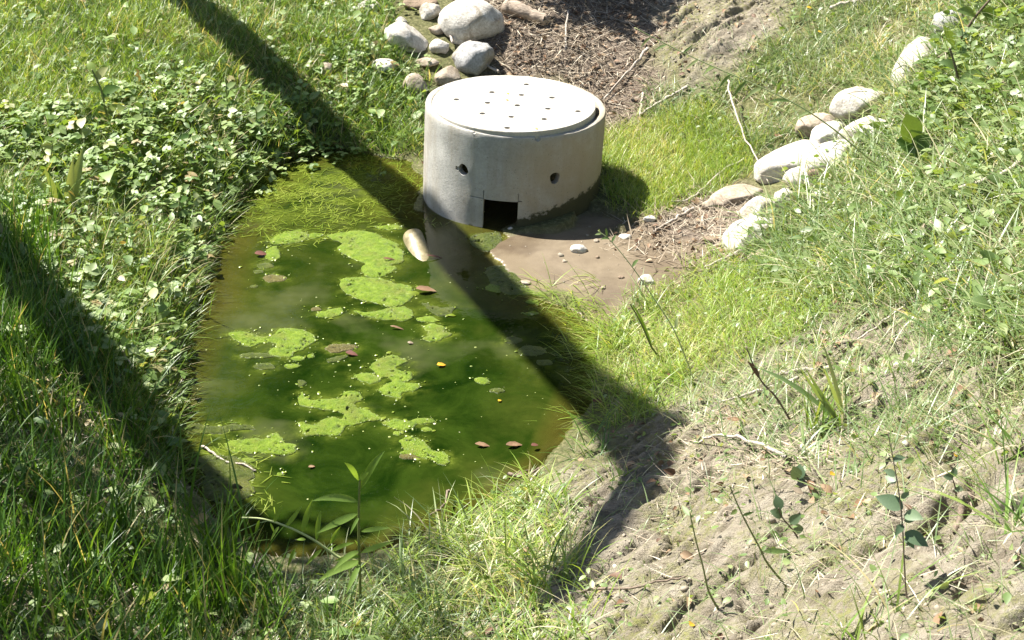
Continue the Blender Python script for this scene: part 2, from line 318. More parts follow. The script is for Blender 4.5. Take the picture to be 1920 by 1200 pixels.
me = raw_mesh('water', np.stack([WX, WY, 0*WX], -1), np.stack([ii, ii+1, ii+len(wx)+1, ii+len(wx)], -1), True)
wq = np.stack([WX, WY], -1); wpx, wpy = project(np.stack([WX, WY, 0*WX], -1)); jx, jy = wpx+45*fbm(wq, 6, 81, 3), wpy+30*fbm(wq, 6, 82, 3)
film = np.maximum.reduce([zone(jx, jy, [(430,370),(480,335),(545,300),(640,278),(770,300),(790,385),(700,385),(640,400),(520,415),(430,420)], 40)*sstep(-.25, .3, fbm(wq*[1, 2.2], 5, 83, 4)), zone(jx, jy, [(1060,580),(1130,570),(1160,660),(1140,760),(1080,740),(1040,640)], 25)*sstep(-.3, .3, fbm(wq*[1, 2], 7, 84, 4)), zone(jx, jy, [(320,790),(420,800),(470,880),(480,960),(420,1000),(340,930)], 25)*sstep(-.2, .3, fbm(wq*[1, 2], 7, 85, 4))])
attr(me, 'depth', np.clip(-zat(WX, WY), 0, 1)); attr(me, 'film', film*.95); water_me = me; tag(link('water', me, water_material()), kind='structure')

# ---------------------------------------------------------------- concrete ring with its lid
def concrete_material(name, ring):
    m, nt, p, out = nodes(name); L = nt.links; oc = objco(nt)
    n1 = tex(nt, 4.5, 8, .7, oc, .5); n2 = tex(nt, 60, 5, .7, oc); n3 = tex(nt, 260, 3, .6, oc)
    c = ramp(nt, n1, [(.28, (.27, .26, .235)), (.5, (.38, .37, .34)), (.75, (.47, .455, .42))])
    c = mixc(nt, .5, c, ramp(nt, n2, [(.3, (.72, .72, .72)), (.6, (1.08, 1.08, 1.08))]), 'MULTIPLY')
    if not ring: c = mixc(nt, 1., c, (1.14, 1.10, 1.03), 'MULTIPLY')          # the disc is paler and warmer than the ring
    if ring:
        sx = N(nt, 'SeparateXYZ'); L.new(oc, sx.inputs[0])
        mp = N(nt, 'Mapping'); mp.inputs['Scale'].default_value = (9, 9, 1.2); L.new(oc, mp.inputs[0]); ns = tex(nt, 1., 5, .6, mp.outputs[0])
        c = mixc(nt, ramp(nt, ns, [(.45, (0, 0, 0)), (.7, (.65, .65, .65))]), c, (.24, .205, .145))          # rain streaks
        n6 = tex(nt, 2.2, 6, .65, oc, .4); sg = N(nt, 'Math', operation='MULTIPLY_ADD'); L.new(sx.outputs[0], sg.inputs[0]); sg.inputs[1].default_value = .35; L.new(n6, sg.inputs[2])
        c = mixc(nt, ramp(nt, sg.outputs[0], [(.45, (0, 0, 0)), (.72, (.8, .8, .8))]), c, (.31, .26, .18))      # brown silt, with warm bounce light off the mud painted in at right
        c = mixc(nt, ramp(nt, tex(nt, 130, 2, .5, oc), [(.66, (0, 0, 0)), (.72, (.8, .8, .8))]), c, (.13, .12, .10))   # air holes
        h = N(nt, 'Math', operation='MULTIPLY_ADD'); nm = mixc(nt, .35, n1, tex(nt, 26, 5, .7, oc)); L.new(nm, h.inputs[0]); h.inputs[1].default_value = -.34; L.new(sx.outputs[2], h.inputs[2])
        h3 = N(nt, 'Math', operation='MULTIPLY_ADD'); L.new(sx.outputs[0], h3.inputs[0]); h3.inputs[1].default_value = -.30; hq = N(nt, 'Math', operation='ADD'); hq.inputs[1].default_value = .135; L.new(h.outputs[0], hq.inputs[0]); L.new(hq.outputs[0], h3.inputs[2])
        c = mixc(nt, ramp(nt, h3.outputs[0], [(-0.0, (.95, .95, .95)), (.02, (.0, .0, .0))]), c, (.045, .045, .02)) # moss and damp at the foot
    L.new(c, p.inputs['Base Color']); p.inputs['Roughness'].default_value = .85; p.inputs['Specular IOR Level'].default_value = .25
    a = N(nt, 'Math', operation='ADD'); L.new(n2, a.inputs[0]); L.new(n3, a.inputs[1]); bump(nt, p, a.outputs[0], .45, .006)
    return m
def bake_bool(o, cutters):
    for c in cutters:
        c.location = o.location
        md = o.modifiers.new('cut', 'BOOLEAN'); md.object = c; md.operation = 'DIFFERENCE'; md.solver = 'EXACT'
    bpy.context.view_layer.update(); dg = bpy.context.evaluated_depsgraph_get()
    me = bpy.data.meshes.new_from_object(o.evaluated_get(dg)); o.modifiers.clear(); o.data = me
    for c in cutters: bpy.data.objects.remove(c)
    return me
def cutter(bm):
    me = bpy.data.meshes.new('cutter'); bm.to_mesh(me); bm.free(); o = bpy.data.objects.new('cutter', me); COL.objects.link(o); return o
RC = np.array([-.005, 9.23]); RO, RI, RH, RB = .55, .508, .584, -.25
nseg, rows = 192, 30
th = np.linspace(0, 2*np.pi, nseg, endpoint=False)
prof = [(RO, z) for z in np.linspace(RB, RH-.012, rows)]+[(RO-.004, RH-.004), (RO-.012, RH), ((RO+RI)/2, RH), (RI+.010, RH), (RI+.003, RH-.004)]+[(RI, z) for z in np.linspace(RH-.012, RB, rows)]
V = np.array([[[r*math.cos(t), r*math.sin(t), z] for t in th] for r, z in prof])
nv = fbm(V, 7, 3, 3); rad = np.hypot(V[..., 0], V[..., 1]); k = 1+.0035*nv/rad; V[..., 0] *= k; V[..., 1] *= k
V[..., 2] += np.where(V[..., 2] > RH-.02, .003*fbm(V, 20, 8, 2), 0)
K = len(prof); F = []
for a in range(K):
    b = (a+1) % K; i = np.arange(nseg); j = (i+1) % nseg
    F.append(np.stack([a*nseg+i, a*nseg+j, b*nseg+j, b*nseg+i], -1))
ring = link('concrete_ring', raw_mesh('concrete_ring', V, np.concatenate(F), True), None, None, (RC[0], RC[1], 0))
bpy.context.view_layer.update()
def on_ring(px, py):                                   # ring-local point where a pixel meets the outer wall
    d = ray(px, py); o = np.array([-RC[0], -RC[1]]); a = d[0]**2+d[1]**2; b = 2*(d[:2]@o); c = o@o-RO**2
    t = (-b-math.sqrt(b*b-4*a*c))/(2*a); return np.array([d[0]*t-RC[0], d[1]*t-RC[1], H+d[2]*t])
def radial(bm, P, az=None):
    a = math.atan2(P[1], P[0]) if az is None else az
    bmesh.ops.transform(bm, matrix=Matrix.Translation(Vector(P)) @ Matrix.Rotation(a, 4, 'Z'), verts=bm.verts); return bm
cuts = []
for px, py, rr in ((863, 322, .034), (1036, 331, .034)):
    bm = bmesh.new(); bmesh.ops.create_cone(bm, cap_ends=True, segments=22, radius1=rr, radius2=rr*.96, depth=.3, matrix=Matrix.Rotation(R(90), 4, 'Y'))
    for v in bm.verts: v.co.y *= 1+.12*math.sin(v.co.z*90+px); v.co.z *= 1.08
    cuts.append(cutter(radial(bm, on_ring(px, py))))
bm = bmesh.new(); bmesh.ops.create_cube(bm, size=.03, matrix=Matrix.Diagonal((.9, 1, .8, 1)))           # the chipped side of the left hole
cuts.append(cutter(radial(bm, on_ring(853, 320))))
bm = bmesh.new(); bmesh.ops.create_icosphere(bm, subdivisions=1, radius=.022); cuts.append(cutter(radial(bm, on_ring(1000, 258))))    # chipped rim
bm = bmesh.new(); bmesh.ops.create_icosphere(bm, subdivisions=1, radius=.014); cuts.append(cutter(radial(bm, on_ring(880, 251))))
A0, B0 = on_ring(904, 376), on_ring(969, 378); C0 = (A0+B0)/2; wop = np.linalg.norm((B0-A0)[:2]); zt = C0[2]
oaz = math.atan2(C0[1], C0[0])
def boxcut(P, sx, sy, sz, az):
    bm = bmesh.new(); bmesh.ops.create_cube(bm, size=1, matrix=Matrix.Diagonal((sx, sy, sz, 1))); return cutter(radial(bm, P, az))
cuts.append(boxcut((C0[0], C0[1], zt/2-.15), .3, wop, zt+.3, oaz))
cuts.append(boxcut((-C0[0]*.96+.02, -C0[1]*.96, .05), .3, .26, .42, oaz))
tv = np.array([-math.sin(oaz), math.cos(oaz)])
for s, P in ((1, A0), (-1, B0)):                       # saw overcuts at the two top corners
    cuts.append(boxcut((P[0], P[1], zt+.028), .02, .0055, .056, oaz))
for P, ln in ((A0, -.045), (B0, .012)):
    q = P[:2]+tv*(ln*1.0 if tv[0] > 0 else -ln)*1.; cuts.append(boxcut((q[0], q[1], zt+.003), .034, abs(ln)*2, .0055, math.atan2(q[1], q[0])))
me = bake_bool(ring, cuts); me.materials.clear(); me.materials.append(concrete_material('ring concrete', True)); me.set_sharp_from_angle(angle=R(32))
ring.rotation_euler = (0, R(2.6), 0)
tag(ring, 'grey concrete well ring at the pond head with two round holes and a square opening', 'well ring')
LZ = RH+.028
bm = bmesh.new(); bmesh.ops.create_cone(bm, cap_ends=True, segments=128, radius1=.494, radius2=.494, depth=.075)
ed = [e for e in bm.edges if len(e.link_faces) == 2 and any(len(f.verts) > 4 for f in e.link_faces)]
bmesh.ops.bevel(bm, geom=ed, offset=.006, segments=2, affect='EDGES', profile=.5)
lidme = bpy.data.meshes.new('concrete_disc'); bm.to_mesh(lidme); bm.free()
LC = np.array([.012, 9.187]); lid = link('concrete_disc', lidme, None, None, (LC[0], LC[1], LZ-.0375))
bm = bmesh.new()
for zx, zy in ((527,266),(727,221),(921,173),(893,233),(1065,244),(702,281),(870,292),(1042,307),(1211,318),(674,342),(836,357),(1021,366),(813,420)):
    P = on_z(680+zx/3, 100+zy/3, LZ); bmesh.ops.create_cone(bm, cap_ends=True, segments=14, radius1=.0195, radius2=.0195, depth=.3, matrix=Matrix.Translation((P[0]-LC[0], P[1]-LC[1], 0)))
bpy.context.view_layer.update()
me = bake_bool(lid, [cutter(bm)]); me.materials.clear(); me.materials.append(concrete_material('lid concrete', False))
lid.rotation_euler = (0, R(1.3), 0)
tag(lid, 'round pale concrete lid pierced with small holes, resting in the top of the well ring', 'concrete lid')

# ---------------------------------------------------------------- vegetation generators
def blades(base, az, length, width, lean, curve, nseg=4, twist=None, tint=None):
    n = len(base); t = np.linspace(0, 1, nseg+1)
    thm = lean[:, None]+curve[:, None]*(t[None, :-1]+.5/nseg)
    seg = length[:, None]/nseg; h = np.cumsum(np.c_[np.zeros(n), np.sin(thm)*seg], 1); v = np.cumsum(np.c_[np.zeros(n), np.cos(thm)*seg], 1)
    ca, sa = np.cos(az)[:, None], np.sin(az)[:, None]
    c = np.stack([base[:, :1]+h*ca, base[:, 1:2]+h*sa, base[:, 2:]+v], -1)
    tw = az if twist is None else twist
    side = np.stack([-np.sin(tw), np.cos(tw), 0*tw], -1)[:, None, :]
    wp = (width[:, None]*.5*np.clip(1.03-t[None]**1.6, .04, 1)*(.75+.5*np.minimum(t[None]*3, 1)*.5))[..., None]
    V = np.stack([c-side*wp, c+side*wp], 2)            # n, k, 2, 3
    k = nseg+1; b = np.arange(n)[:, None]*(2*k); s = np.arange(nseg)[None]*2
    F = np.stack([b+s, b+s+1, b+s+3, b+s+2], -1).reshape(-1, 4)
    tn = np.repeat(rng.random(n) if tint is None else tint, 2*k)
    return V.reshape(-1, 3), F, tn
def stamp(tv, tf, pos, rot, scale, tint):              # copies of one small leaf shape, all in one mesh
    n = len(pos); V = np.einsum('nij,kj->nki', rot, tv)*scale[:, None, None]+pos[:, None]
    F = (np.arange(n)[:, None, None]*len(tv)+np.asarray(tf)[None]).reshape(-1, len(tf[0]))
    return V.reshape(-1, 3), F, np.repeat(tint, len(tv))
def rot_up(n, tilt, az=None, spin=None):               # frames whose Z leans by tilt
    az = rng.random(n)*6.283 if az is None else az; spin = rng.random(n)*6.283 if spin is None else spin
    z = np.stack([np.sin(tilt)*np.cos(az), np.sin(tilt)*np.sin(az), np.cos(tilt)], -1)
    x = np.stack([np.cos(spin), np.sin(spin), 0*spin], -1); x -= z*(x*z).sum(-1, keepdims=True); x /= np.linalg.norm(x, axis=-1, keepdims=True)
    return np.stack([x, np.cross(z, x), z], -1)
def join(parts):
    V, F, T = [], [], []; o = 0
    for v, f, t in parts: V.append(v); F.append(f+o); T.append(t); o += len(v)
    return np.concatenate(V), np.concatenate(F), np.concatenate(T)
def leaf_obj(name, parts, m, parent=None, origin=None, smooth=True):
    V, F, T = join(parts) if isinstance(parts, list) else parts
    if origin is not None: V = V-np.asarray(origin)
    me = raw_mesh(name, V, F, smooth); attr(me, 'tint', T)
    return link(name, me, m, parent, (0, 0, 0) if origin is None or parent is not None else tuple(origin))
# scatter over the ground by a photo-traced zone
def scatter(poly, dens, soft=25, clump=0., cf=3., seed=0, jitpx=40, water=False, box=None):
    P = on_z(np.array([p[0] for p in poly]), np.clip(np.array([p[1] for p in poly]), -500, 1700), .3)
    x0, x1 = max(P[:, 0].min()-.8, -4.6), min(P[:, 0].max()+.8, 4.6); y0, y1 = max(P[:, 1].min()-2.4, 2.2), min(P[:, 1].max()+1.2, 15.5)
    n = int(dens*(x1-x0)*(y1-y0)); x = rng.uniform(x0, x1, n); y = rng.uniform(y0, y1, n); z = zat(x, y)
    px, py = project(np.stack([x, y, np.maximum(z, 0)], -1)); q = np.stack([x, y], -1)
    vis = (px > -420) & (px < 2340) & (py > -300) & (py < 1500)
    x, y, z, px, py, q = x[vis], y[vis], z[vis], px[vis], py[vis], q[vis]
    pr = zone(px+jitpx*fbm(q, 5, seed+50, 2), py+jitpx*.7*fbm(q, 5, seed+51, 2), poly, soft)
    if clump > 0: pr = pr*np.clip(1-clump+clump*2*sstep(-.35, .4, fbm(q, cf, seed+52, 3)), 0, 1)
    s_ = bil(SD, x, y); pr = pr*(s_ > -.035 if not water else 1.)
    pr = pr*(np.hypot(x-RC[0], y-RC[1]) > RO+.01)
    for ax, ay, ar in KEEP: pr = pr*(np.hypot(x-ax, y-ay) > ar)
    kp = rng.random(len(x)) < pr
    return np.stack([x, y, z], -1)[kp]
KEEP = []
def grass(poly, dens, L, W, lean=(.1, .6), curve=(.2, 1.2), seed=0, az=None, tintb=0., nseg=4, **kw):
    b = scatter(poly, dens, seed=seed, **kw); n = len(b)
    a = rng.random(n)*6.283 if az is None else az+rng.normal(0, .9, n)
    l = rng.uniform(*L, n)*(1+.35*fbm(b[:, :2], 2.5, seed+77, 2))
    tn = np.clip(rng.random(n)*.8+.1+.35*fbm(b[:, :2], 2.2, seed+78, 3)+tintb, 0, 1); dry = rng.random(n) < .05; tn[dry] = 1
    return blades(b-[0, 0, .006], a, l, rng.uniform(*W, n), rng.uniform(*lean, n), rng.uniform(*curve, n), nseg, a+rng.normal(0, .7, n), tn)
# leaf shapes
def leaf_shape(n=5, wd=.5, fold=.12, droop=.15, pts=None):
    V, F = [], []
    for i in range(n+1):
        t = i/n; hw = wd*.5*math.sin(math.pi*min(1, t**.8*.97+.03))**.8+.004
        z = -droop*t*t
        V += [(t, -hw, z+fold*hw), (t, 0, z), (t, hw, z+fold*hw)]
    for i in range(n):
        a = i*3; F += [(a, a+3, a+4, a+1), (a+1, a+4, a+5, a+2)]
    return np.array(V), np.array(F)
def lobed(nl=3, notch=.35):                            # a rosette of round toothed leaflets, like creeping buttercup
    V, F = [], []; o = 0
    for k in range(nl):
        a = (k-(nl-1)/2)*1.5; v, f = leaf_shape(3, .85, .25, .12); c, s = math.cos(a), math.sin(a)
        v = np.stack([v[:, 0]*c-v[:, 1]*s, v[:, 0]*s+v[:, 1]*c, v[:, 2]+.06*(k % 2)], -1); V.append(v); F.append(f+o); o += len(v)
    return np.concatenate(V), np.concatenate(F)
def leaf_cover(poly, dens, size, hgt, shape, tilt=.5, seed=0, tb=0., **kw):
    b = scatter(poly, dens, seed=seed, **kw); n = len(b)
    up = rng.uniform(*hgt, n)*(1+.5*fbm(b[:, :2], 3, seed+5, 2)); tip = b+np.c_[rng.normal(0, .02, (n, 2)), up]
    tn = np.clip(rng.random(n)*.8+.1+.3*fbm(b[:, :2], 2, seed+6, 2)+tb, 0, .97); br = rng.random(n) < .02; tn[br] = 1
    lv = stamp(*shape, tip, rot_up(n, np.abs(rng.normal(0, tilt, n))), rng.uniform(*size, n), tn)
    d = tip-b; az = np.arctan2(d[:, 1], d[:, 0]); ln = np.linalg.norm(d, axis=1)
    st_ = blades(b, az, ln, np.full(n, .0022), np.arctan2(np.hypot(d[:, 0], d[:, 1]), d[:, 2]), np.zeros(n), 1, rng.random(n)*6, tn*.6+.3)
    return [lv, st_]
TRI = lobed(3); OVAL = leaf_shape(4, .55, .2, .2); LANC = leaf_shape(5, .24, .15, .25)

# ---------------------------------------------------------------- stones
def stone_material(name, a, b):
    m, nt, p, out = nodes(name); oc = objco(nt); n1 = tex(nt, 9, 7, .65, oc); n2 = tex(nt, 70, 4, .7, oc)
    c = mixc(nt, ramp(nt, n1, [(.35, (0, 0, 0)), (.65, (1, 1, 1))]), a, b); c = mixc(nt, .6, c, ramp(nt, n2, [(.3, (.45, .43, .4)), (.65, (1.1, 1.1, 1.1))]), 'MULTIPLY')
    c = mixc(nt, ramp(nt, tex(nt, 6, 6, .7, None, .6), [(.50, (0, 0, 0)), (.66, (.7, .7, .7))]), c, (.17, .135, .085))      # soil stains
    nt.links.new(c, p.inputs['Base Color']); p.inputs['Roughness'].default_value = .85; p.inputs['Specular IOR Level'].default_value = .25; bump(nt, p, mixc(nt, .5, n1, n2), .8, .012); return m
SM = {'white': stone_material('pale stone', (.42, .39, .34), (.58, .56, .51)), 'grey': stone_material('grey stone', (.28, .28, .275), (.42, .42, .41)),
      'beige': stone_material('beige stone', (.28, .225, .165), (.40, .345, .28)), 'brown': stone_material('brown stone', (.16, .12, .08), (.28, .21, .15))}
G1 = 'stones piled behind the well'; G2 = 'stones lining the right bank'
def stone(px, py, wpx, hpx, label, col='white', rot=0., lump=.10, group='stones piled on the banks', name='stone', sink=.36, cat='stone', deep=1.):
    P = hit(px, py+hpx*.25); s = pxm(P)/(1 if sink <= .3 else 1.16 if group == G2 else 1.02); a = wpx/s/2; c = hpx/s/2; b = (a+c)/2*deep
    bm = bmesh.new(); bmesh.ops.create_icosphere(bm, subdivisions=4, radius=1)
    v = np.array([x.co[:] for x in bm.verts]); sd = random.randrange(999)
    v = v*(1+lump*fbm(v, 1.1, sd, 3)+lump*.5*np.round(1.5*noise(v, 1.3, sd+5))*.25)[:, None]
    fr = np.random.default_rng(sd); dirs = fr.normal(0, 1, (11, 3)); dirs /= np.linalg.norm(dirs, axis=1, keepdims=True)
    for nn, dd in zip(dirs, fr.uniform(.62, .95, 11)): v = v-np.maximum(v@nn-dd, 0)[:, None]*nn*.8
    v *= [a*1.08, b*1.08, c*1.08]
    cr, sr = math.cos(rot), math.sin(rot); v = np.stack([v[:, 0]*cr-v[:, 2]*sr, v[:, 1], v[:, 0]*sr+v[:, 2]*cr], -1)
    v += .06*min(a, c)*fbm(v, 5/max(a, .03), sd+9, 3)[:, None]
    for x, q in zip(bm.verts, v): x.co = q
    me = bpy.data.meshes.new(name); bm.to_mesh(me); bm.free(); me.polygons.foreach_set('use_smooth', np.full(len(me.polygons), True))
    zmin = v[:, 2].min()
    o = link(name, me, SM[col], None, (P[0], P[1], zat(P[0], P[1])-zmin*(1-2*sink)))
    KEEP.append((P[0], P[1]+.3*b, min(a, b)*(.25 if group == G2 else .45))); return tag(o, label, cat, group)
G1 = 'stones piled behind the well'; G2 = 'stones lining the right bank'
for a in [(885,36,116,80,'biggest pale boulder, smooth, at the top of the pile beside the log','white',-.12,.10),
 (762,68,86,50,'long pale stone tilted down to the right, left of the boulder pile','white',-.55,.12),
 (808,20,40,36,'upright rounded stone touching the left of the biggest boulder','white',.2,.12),
 (826,86,40,30,'small rounded stone in the middle of the pile, right of the long tilted one','white',0,.12),
 (888,102,74,66,'lumpy grey stone in front of the biggest boulder','grey',-.3,.2),
 (862,70,34,26,'small pale stone wedged between the biggest boulder and the lumpy grey one','white',.1,.12),
 (690,12,52,22,'flat pale stone in the grass at the top, far left of the pile','white',.1,.12),
 (720,123,48,28,'grassy whitish stone below the long tilted one','white',0,.15),
 (780,156,46,46,'beige flat stone in the grass left of the well lid','beige',-.4,.12),
 (840,142,48,40,'angular beige stone right behind the well lid','beige',-.2,.15),
 (612,130,28,34,'small beige stone alone in the grass left of the pile','beige',.2,.15),
 (818,55,28,20,'little beige stone under the upright rounded one','beige',0,.12),
 (790,4,62,24,'brown stone behind the upright rounded one at the photo\'s upper edge','brown',0,.12),
 (752,42,22,22,'small whitish stone among leaves above the long tilted one','white',0,.12),
 (800,116,42,16,'thin flat beige slab below the pile','beige',.05,.12)]:
    stone(*a[:8], group=G1) if False else stone(a[0], a[1], a[2], a[3], a[4], a[5], a[6], a[7], G1)
for a in [(1706,126,104,44,'long white stone standing steeply like a post, highest of the right line','white',.98,.07),
 (1612,193,92,50,'rounded white stone below the steep long one','white',.12,.1),
 (1624,246,84,54,'white stone half behind grass under the rounded one','white',.25,.14),
 (1530,232,64,40,'yellowish stone left in the line beside brown leaves','beige',.3,.14),
 (1552,252,56,44,'whitish block in the middle of the right line','white',.3,.14),
 (1474,302,110,56,'broad pale stone slanting up to the right','white',.45,.1),
 (1556,298,96,52,'pale stone behind stalks, right of the broad slanting one','white',.35,.12),
 (1500,334,52,44,'small rounded stone in front of the broad slanting one','white',.2,.1),
 (1540,322,50,30,'brownish stone in shade at the right of the small rounded one','brown',.3,.1),
 (1378,364,82,36,'log shaped cream stone at the lower end beside the twigs','beige',.25,.08),
 (1424,391,62,44,'cream stone just right of the log shaped one','white',.3,.12),
 (1468,378,40,48,'upright rounded stone behind grass stalks','white',.1,.1),
 (1407,438,88,52,'lowest big cream stone with a flat face','white',.4,.14),
 (1330,386,24,22,'tiny pale stone left of the log shaped one','beige',0,.12),
 (1537,369,38,30,'small pale stone in the grass right of the upright one','white',0,.12),
 (1776,46,60,54,'round grey brown stone among stalks at the upper right','grey',0,.1),
 (1880,34,54,24,'pale pinkish flat stone near the upper right corner','beige',.2,.1),
 (1420,482,42,24,'small cream stone in grass under the lowest big one','beige',.4,.1),
 (1736,432,24,40,'narrow beige stone hidden in the grass of the right bank','beige',0,.15),
 (1655,300,40,24,'white stone chip in grass under the line','white',.3,.12)]:
    stone(a[0], a[1], a[2], a[3], a[4], a[5], a[6], a[7], G2)
G3 = 'pebbles on the mud'
for a in [(1085,466,32,18,'cream pebble on the mud in front of the well','white'),(1212,526,32,20,'whitish pebble on the mud edge near the grass','white'),(985,530,20,9,'flat brown pebble at the water edge of the mud','beige'),
 (1118,452,11,7,'tiny pebble right of the cream one','beige'),(1058,490,10,6,'dot sized pebble left under the cream one','beige'),(1120,482,9,6,'dot sized pebble right under the cream one','brown'),
 (1172,444,22,10,'pale chip beside the green sprig','white'),(1218,410,26,12,'white chip among twigs right of the well shadow','white'),(1286,392,14,9,'small chip in the twigs above the mud','white'),(1165,520,12,6,'brown chip on the mud','brown'),(1330,450,30,14,'brown stone at the edge of the twig litter','brown'),(1130,540,10,6,'pale dot on the lower mud','beige'),(957,428,10,6,'pale chip lying in the well opening','white')]:
    stone(*a, 0., .12, G3, 'pebble', .3, 'pebble')

# ---------------------------------------------------------------- tubes: sticks, stems, log, trunks
def tube(pts, rad, sides=8, rough=0., seed=0, cap=True):
    pts = np.asarray(pts, float); n = len(pts); rad = np.broadcast_to(rad, n)
    T = np.gradient(pts, axis=0); T /= np.linalg.norm(T, axis=1, keepdims=True)
    ref = np.array([0, 0, 1.]) if abs(T[:, 2]).mean() < .8 else np.array([1., 0, 0])
    X = np.cross(T, ref); X /= np.linalg.norm(X, axis=1, keepdims=True); Y = np.cross(T, X)
    a = np.linspace(0, 2*np.pi, sides, endpoint=False)
    V = pts[:, None]+rad[:, None, None]*(np.cos(a)[None, :, None]*X[:, None]+np.sin(a)[None, :, None]*Y[:, None])
    if rough: V = V+(V-pts[:, None])*(rough*fbm(V, .6/rad.max(), seed, 3))[..., None]
    i = np.arange(n-1)[:, None]*sides; j = np.arange(sides)[None]; k = (j+1) % sides
    F = np.stack([i+j, i+k, i+sides+k, i+sides+j], -1).reshape(-1, 4); V = V.reshape(-1, 3)
    if cap:
        o = len(V); V = np.vstack([V, pts[:1], pts[-1:]]); j = np.arange(0, sides, 2) if sides % 2 == 0 else None
        q = np.arange(0, sides, 2); F = np.vstack([F, np.stack([np.full(len(q), o), (q+2) % sides, q+1, q], -1), np.stack([np.full(len(q), o+1), (n-1)*sides+q, (n-1)*sides+q+1, (n-1)*sides+(q+2) % sides], -1)])
    return V, F, np.zeros(len(V))
def smooth_path(p, n=24):
    p = np.asarray(p, float); t = np.linspace(0, len(p)-1, n); q = []
    for u in t:
        i = min(int(u), len(p)-2); f = u-i; a, b, c, d = p[max(i-1, 0)], p[i], p[i+1], p[min(i+2, len(p)-1)]
        q.append(.5*((2*b)+(c-a)*f+(2*a-5*b+4*c-d)*f*f+(3*b-a-3*c+d)*f**3))
    return np.array(q)
def bark_material(name, a, b, sc_=(20, 20, 3)):
    m, nt, p, out = nodes(name); mp = N(nt, 'Mapping'); mp.inputs['Scale'].default_value = sc_; nt.links.new(objco(nt), mp.inputs[0])
    n = tex(nt, 1.5, 7, .7, mp.outputs[0], .5); nt.links.new(ramp(nt, n, [(.32, a), (.62, b)]), p.inputs['Base Color']); p.inputs['Roughness'].default_value = .9; bump(nt, p, n, .8, .01); return m
BK = {'pale': bark_material('weathered wood', (.24, .20, .16), (.46, .41, .35), (40, 40, 40)), 'brown': bark_material('twig bark', (.09, .065, .045), (.22, .17, .125), (40, 40, 40)),
      'log': bark_material('log bark', (.14, .105, .075), (.38, .31, .24), (8, 50, 50)), 'trunk': bark_material('tree bark', (.05, .04, .03), (.16, .13, .10), (12, 12, 3))}
def stick(pp, wpx, label, col='pale', lift=.01, name='stick', cat='stick', group='sticks lying on the ground', lifts=None):
    P = np.array([hit(*q) for q in pp]); P[:, 2] += lift if lifts is None else np.asarray(lifts); s = pxm(P[0]); O = P[0].copy()
    path = smooth_path(P-O, 5*len(P)); path += .004*rng.normal(0, 1, path.shape)
    V, F, _ = tube(path, np.linspace(wpx/s/2, wpx/s/2*.6, len(path)), 7, .2, random.randrange(99))
    return tag(link(name, raw_mesh(name, V, F, True), BK[col], None, tuple(O)), label, cat, group)
o = stick([(950,22),(990,36),(1026,50)], 34, 'thick weathered log lying right of the biggest boulder', 'log', .045, 'log', 'log', None)
stick([(1912,340),(1868,366),(1790,390)], 11, 'grey brown branch lying on the grass of the right bank', 'pale', .10)
stick([(1362,205),(1372,245),(1402,295),(1440,350)], 4, 'thin bent pale stalk rising left of the stones', 'pale', 0, lifts=[.20, .17, .09, .03])
stick([(1215,100),(1180,140),(1130,195)], 6, 'pale straight stick leaning behind the lid on the brown litter', 'pale', 0, lifts=[.04, .03, .02])
stick([(1290,170),(1245,195),(1200,222)], 7, 'pale stick at the litter edge right of the well', 'pale', .03)
stick([(1205,190),(1198,232)], 5, 'short upright stub of stick right of the well', 'pale', 0, lifts=[.06, .0])
stick([(1395,305),(1350,330),(1300,375),(1260,385)], 5, 'curved pale twig above the log shaped stone', 'pale', .02)
stick([(1300,395),(1260,420),(1225,440)], 6, 'pale twig in the litter right of the well', 'pale', .02)
stick([(1400,470),(1360,490),(1320,510)], 6, 'pale twig under the lowest big stone', 'pale', .02)
stick([(935,145),(905,128),(885,118)], 5, 'thin stick touching the lumpy grey stone', 'pale', .04)
stick([(850,92),(838,62),(826,40)], 5, 'thin pale stem leaning on the stones of the pile', 'pale', .05)
stick([(1060,95),(1062,60),(1066,40)], 5, 'pale stem standing in the brown litter', 'pale', 0, lifts=[0, .04, .08])
stick([(1475,870),(1400,835),(1340,828),(1300,845)], 8, 'pale arched dead stalk on the clay by curled leaves', 'pale', .025)
stick([(1500,715),(1420,740),(1350,760)], 7, 'pale twig across the clay left of the broad leaved tuft', 'pale', .015)
stick([(1560,700),(1500,700),(1450,712)], 9, 'white bleached twig behind the broad leaved tuft', 'pale', .015)
stick([(1720,560),(1640,620),(1560,680)], 5, 'long thin stalk across the sunny clay', 'pale', .02)
stick([(1820,930),(1805,960),(1790,995)], 18, 'thick grey root stub in the hollow of the clay at right', 'brown', .0, 'root', 'root')
stick([(1850,800),(1790,850),(1700,905)], 5, 'dark thin stem lying down the clay at right', 'brown', .02)
stick([(1920,1160),(1850,1180),(1760,1195)], 5, 'thin brown twig low on the clay near the lower right corner', 'brown', .01)
stick([(950,895),(985,900),(1010,885)], 7, 'dark twig sticking out over the water by the pale grass', 'brown', .02)
stick([(840,935),(835,965),(810,985)], 5, 'forked brown twig at the water edge', 'brown', .05)
stick([(1080,1120),(1200,1110),(1290,1090)], 6, 'long brown stalk lying across the shaded clay', 'brown', .02)
stick([(1555,30),(1600,18),(1680,5)], 7, 'pale branch in the grass along the upper right', 'pale', .06)
stick([(210,650),(235,690),(250,720)], 5, 'pale stalk in the grass of the left bank', 'pale', .08)
stick([(380,840),(420,865),(480,885)], 5, 'pale stalk floating at the left shore', 'pale', .01)

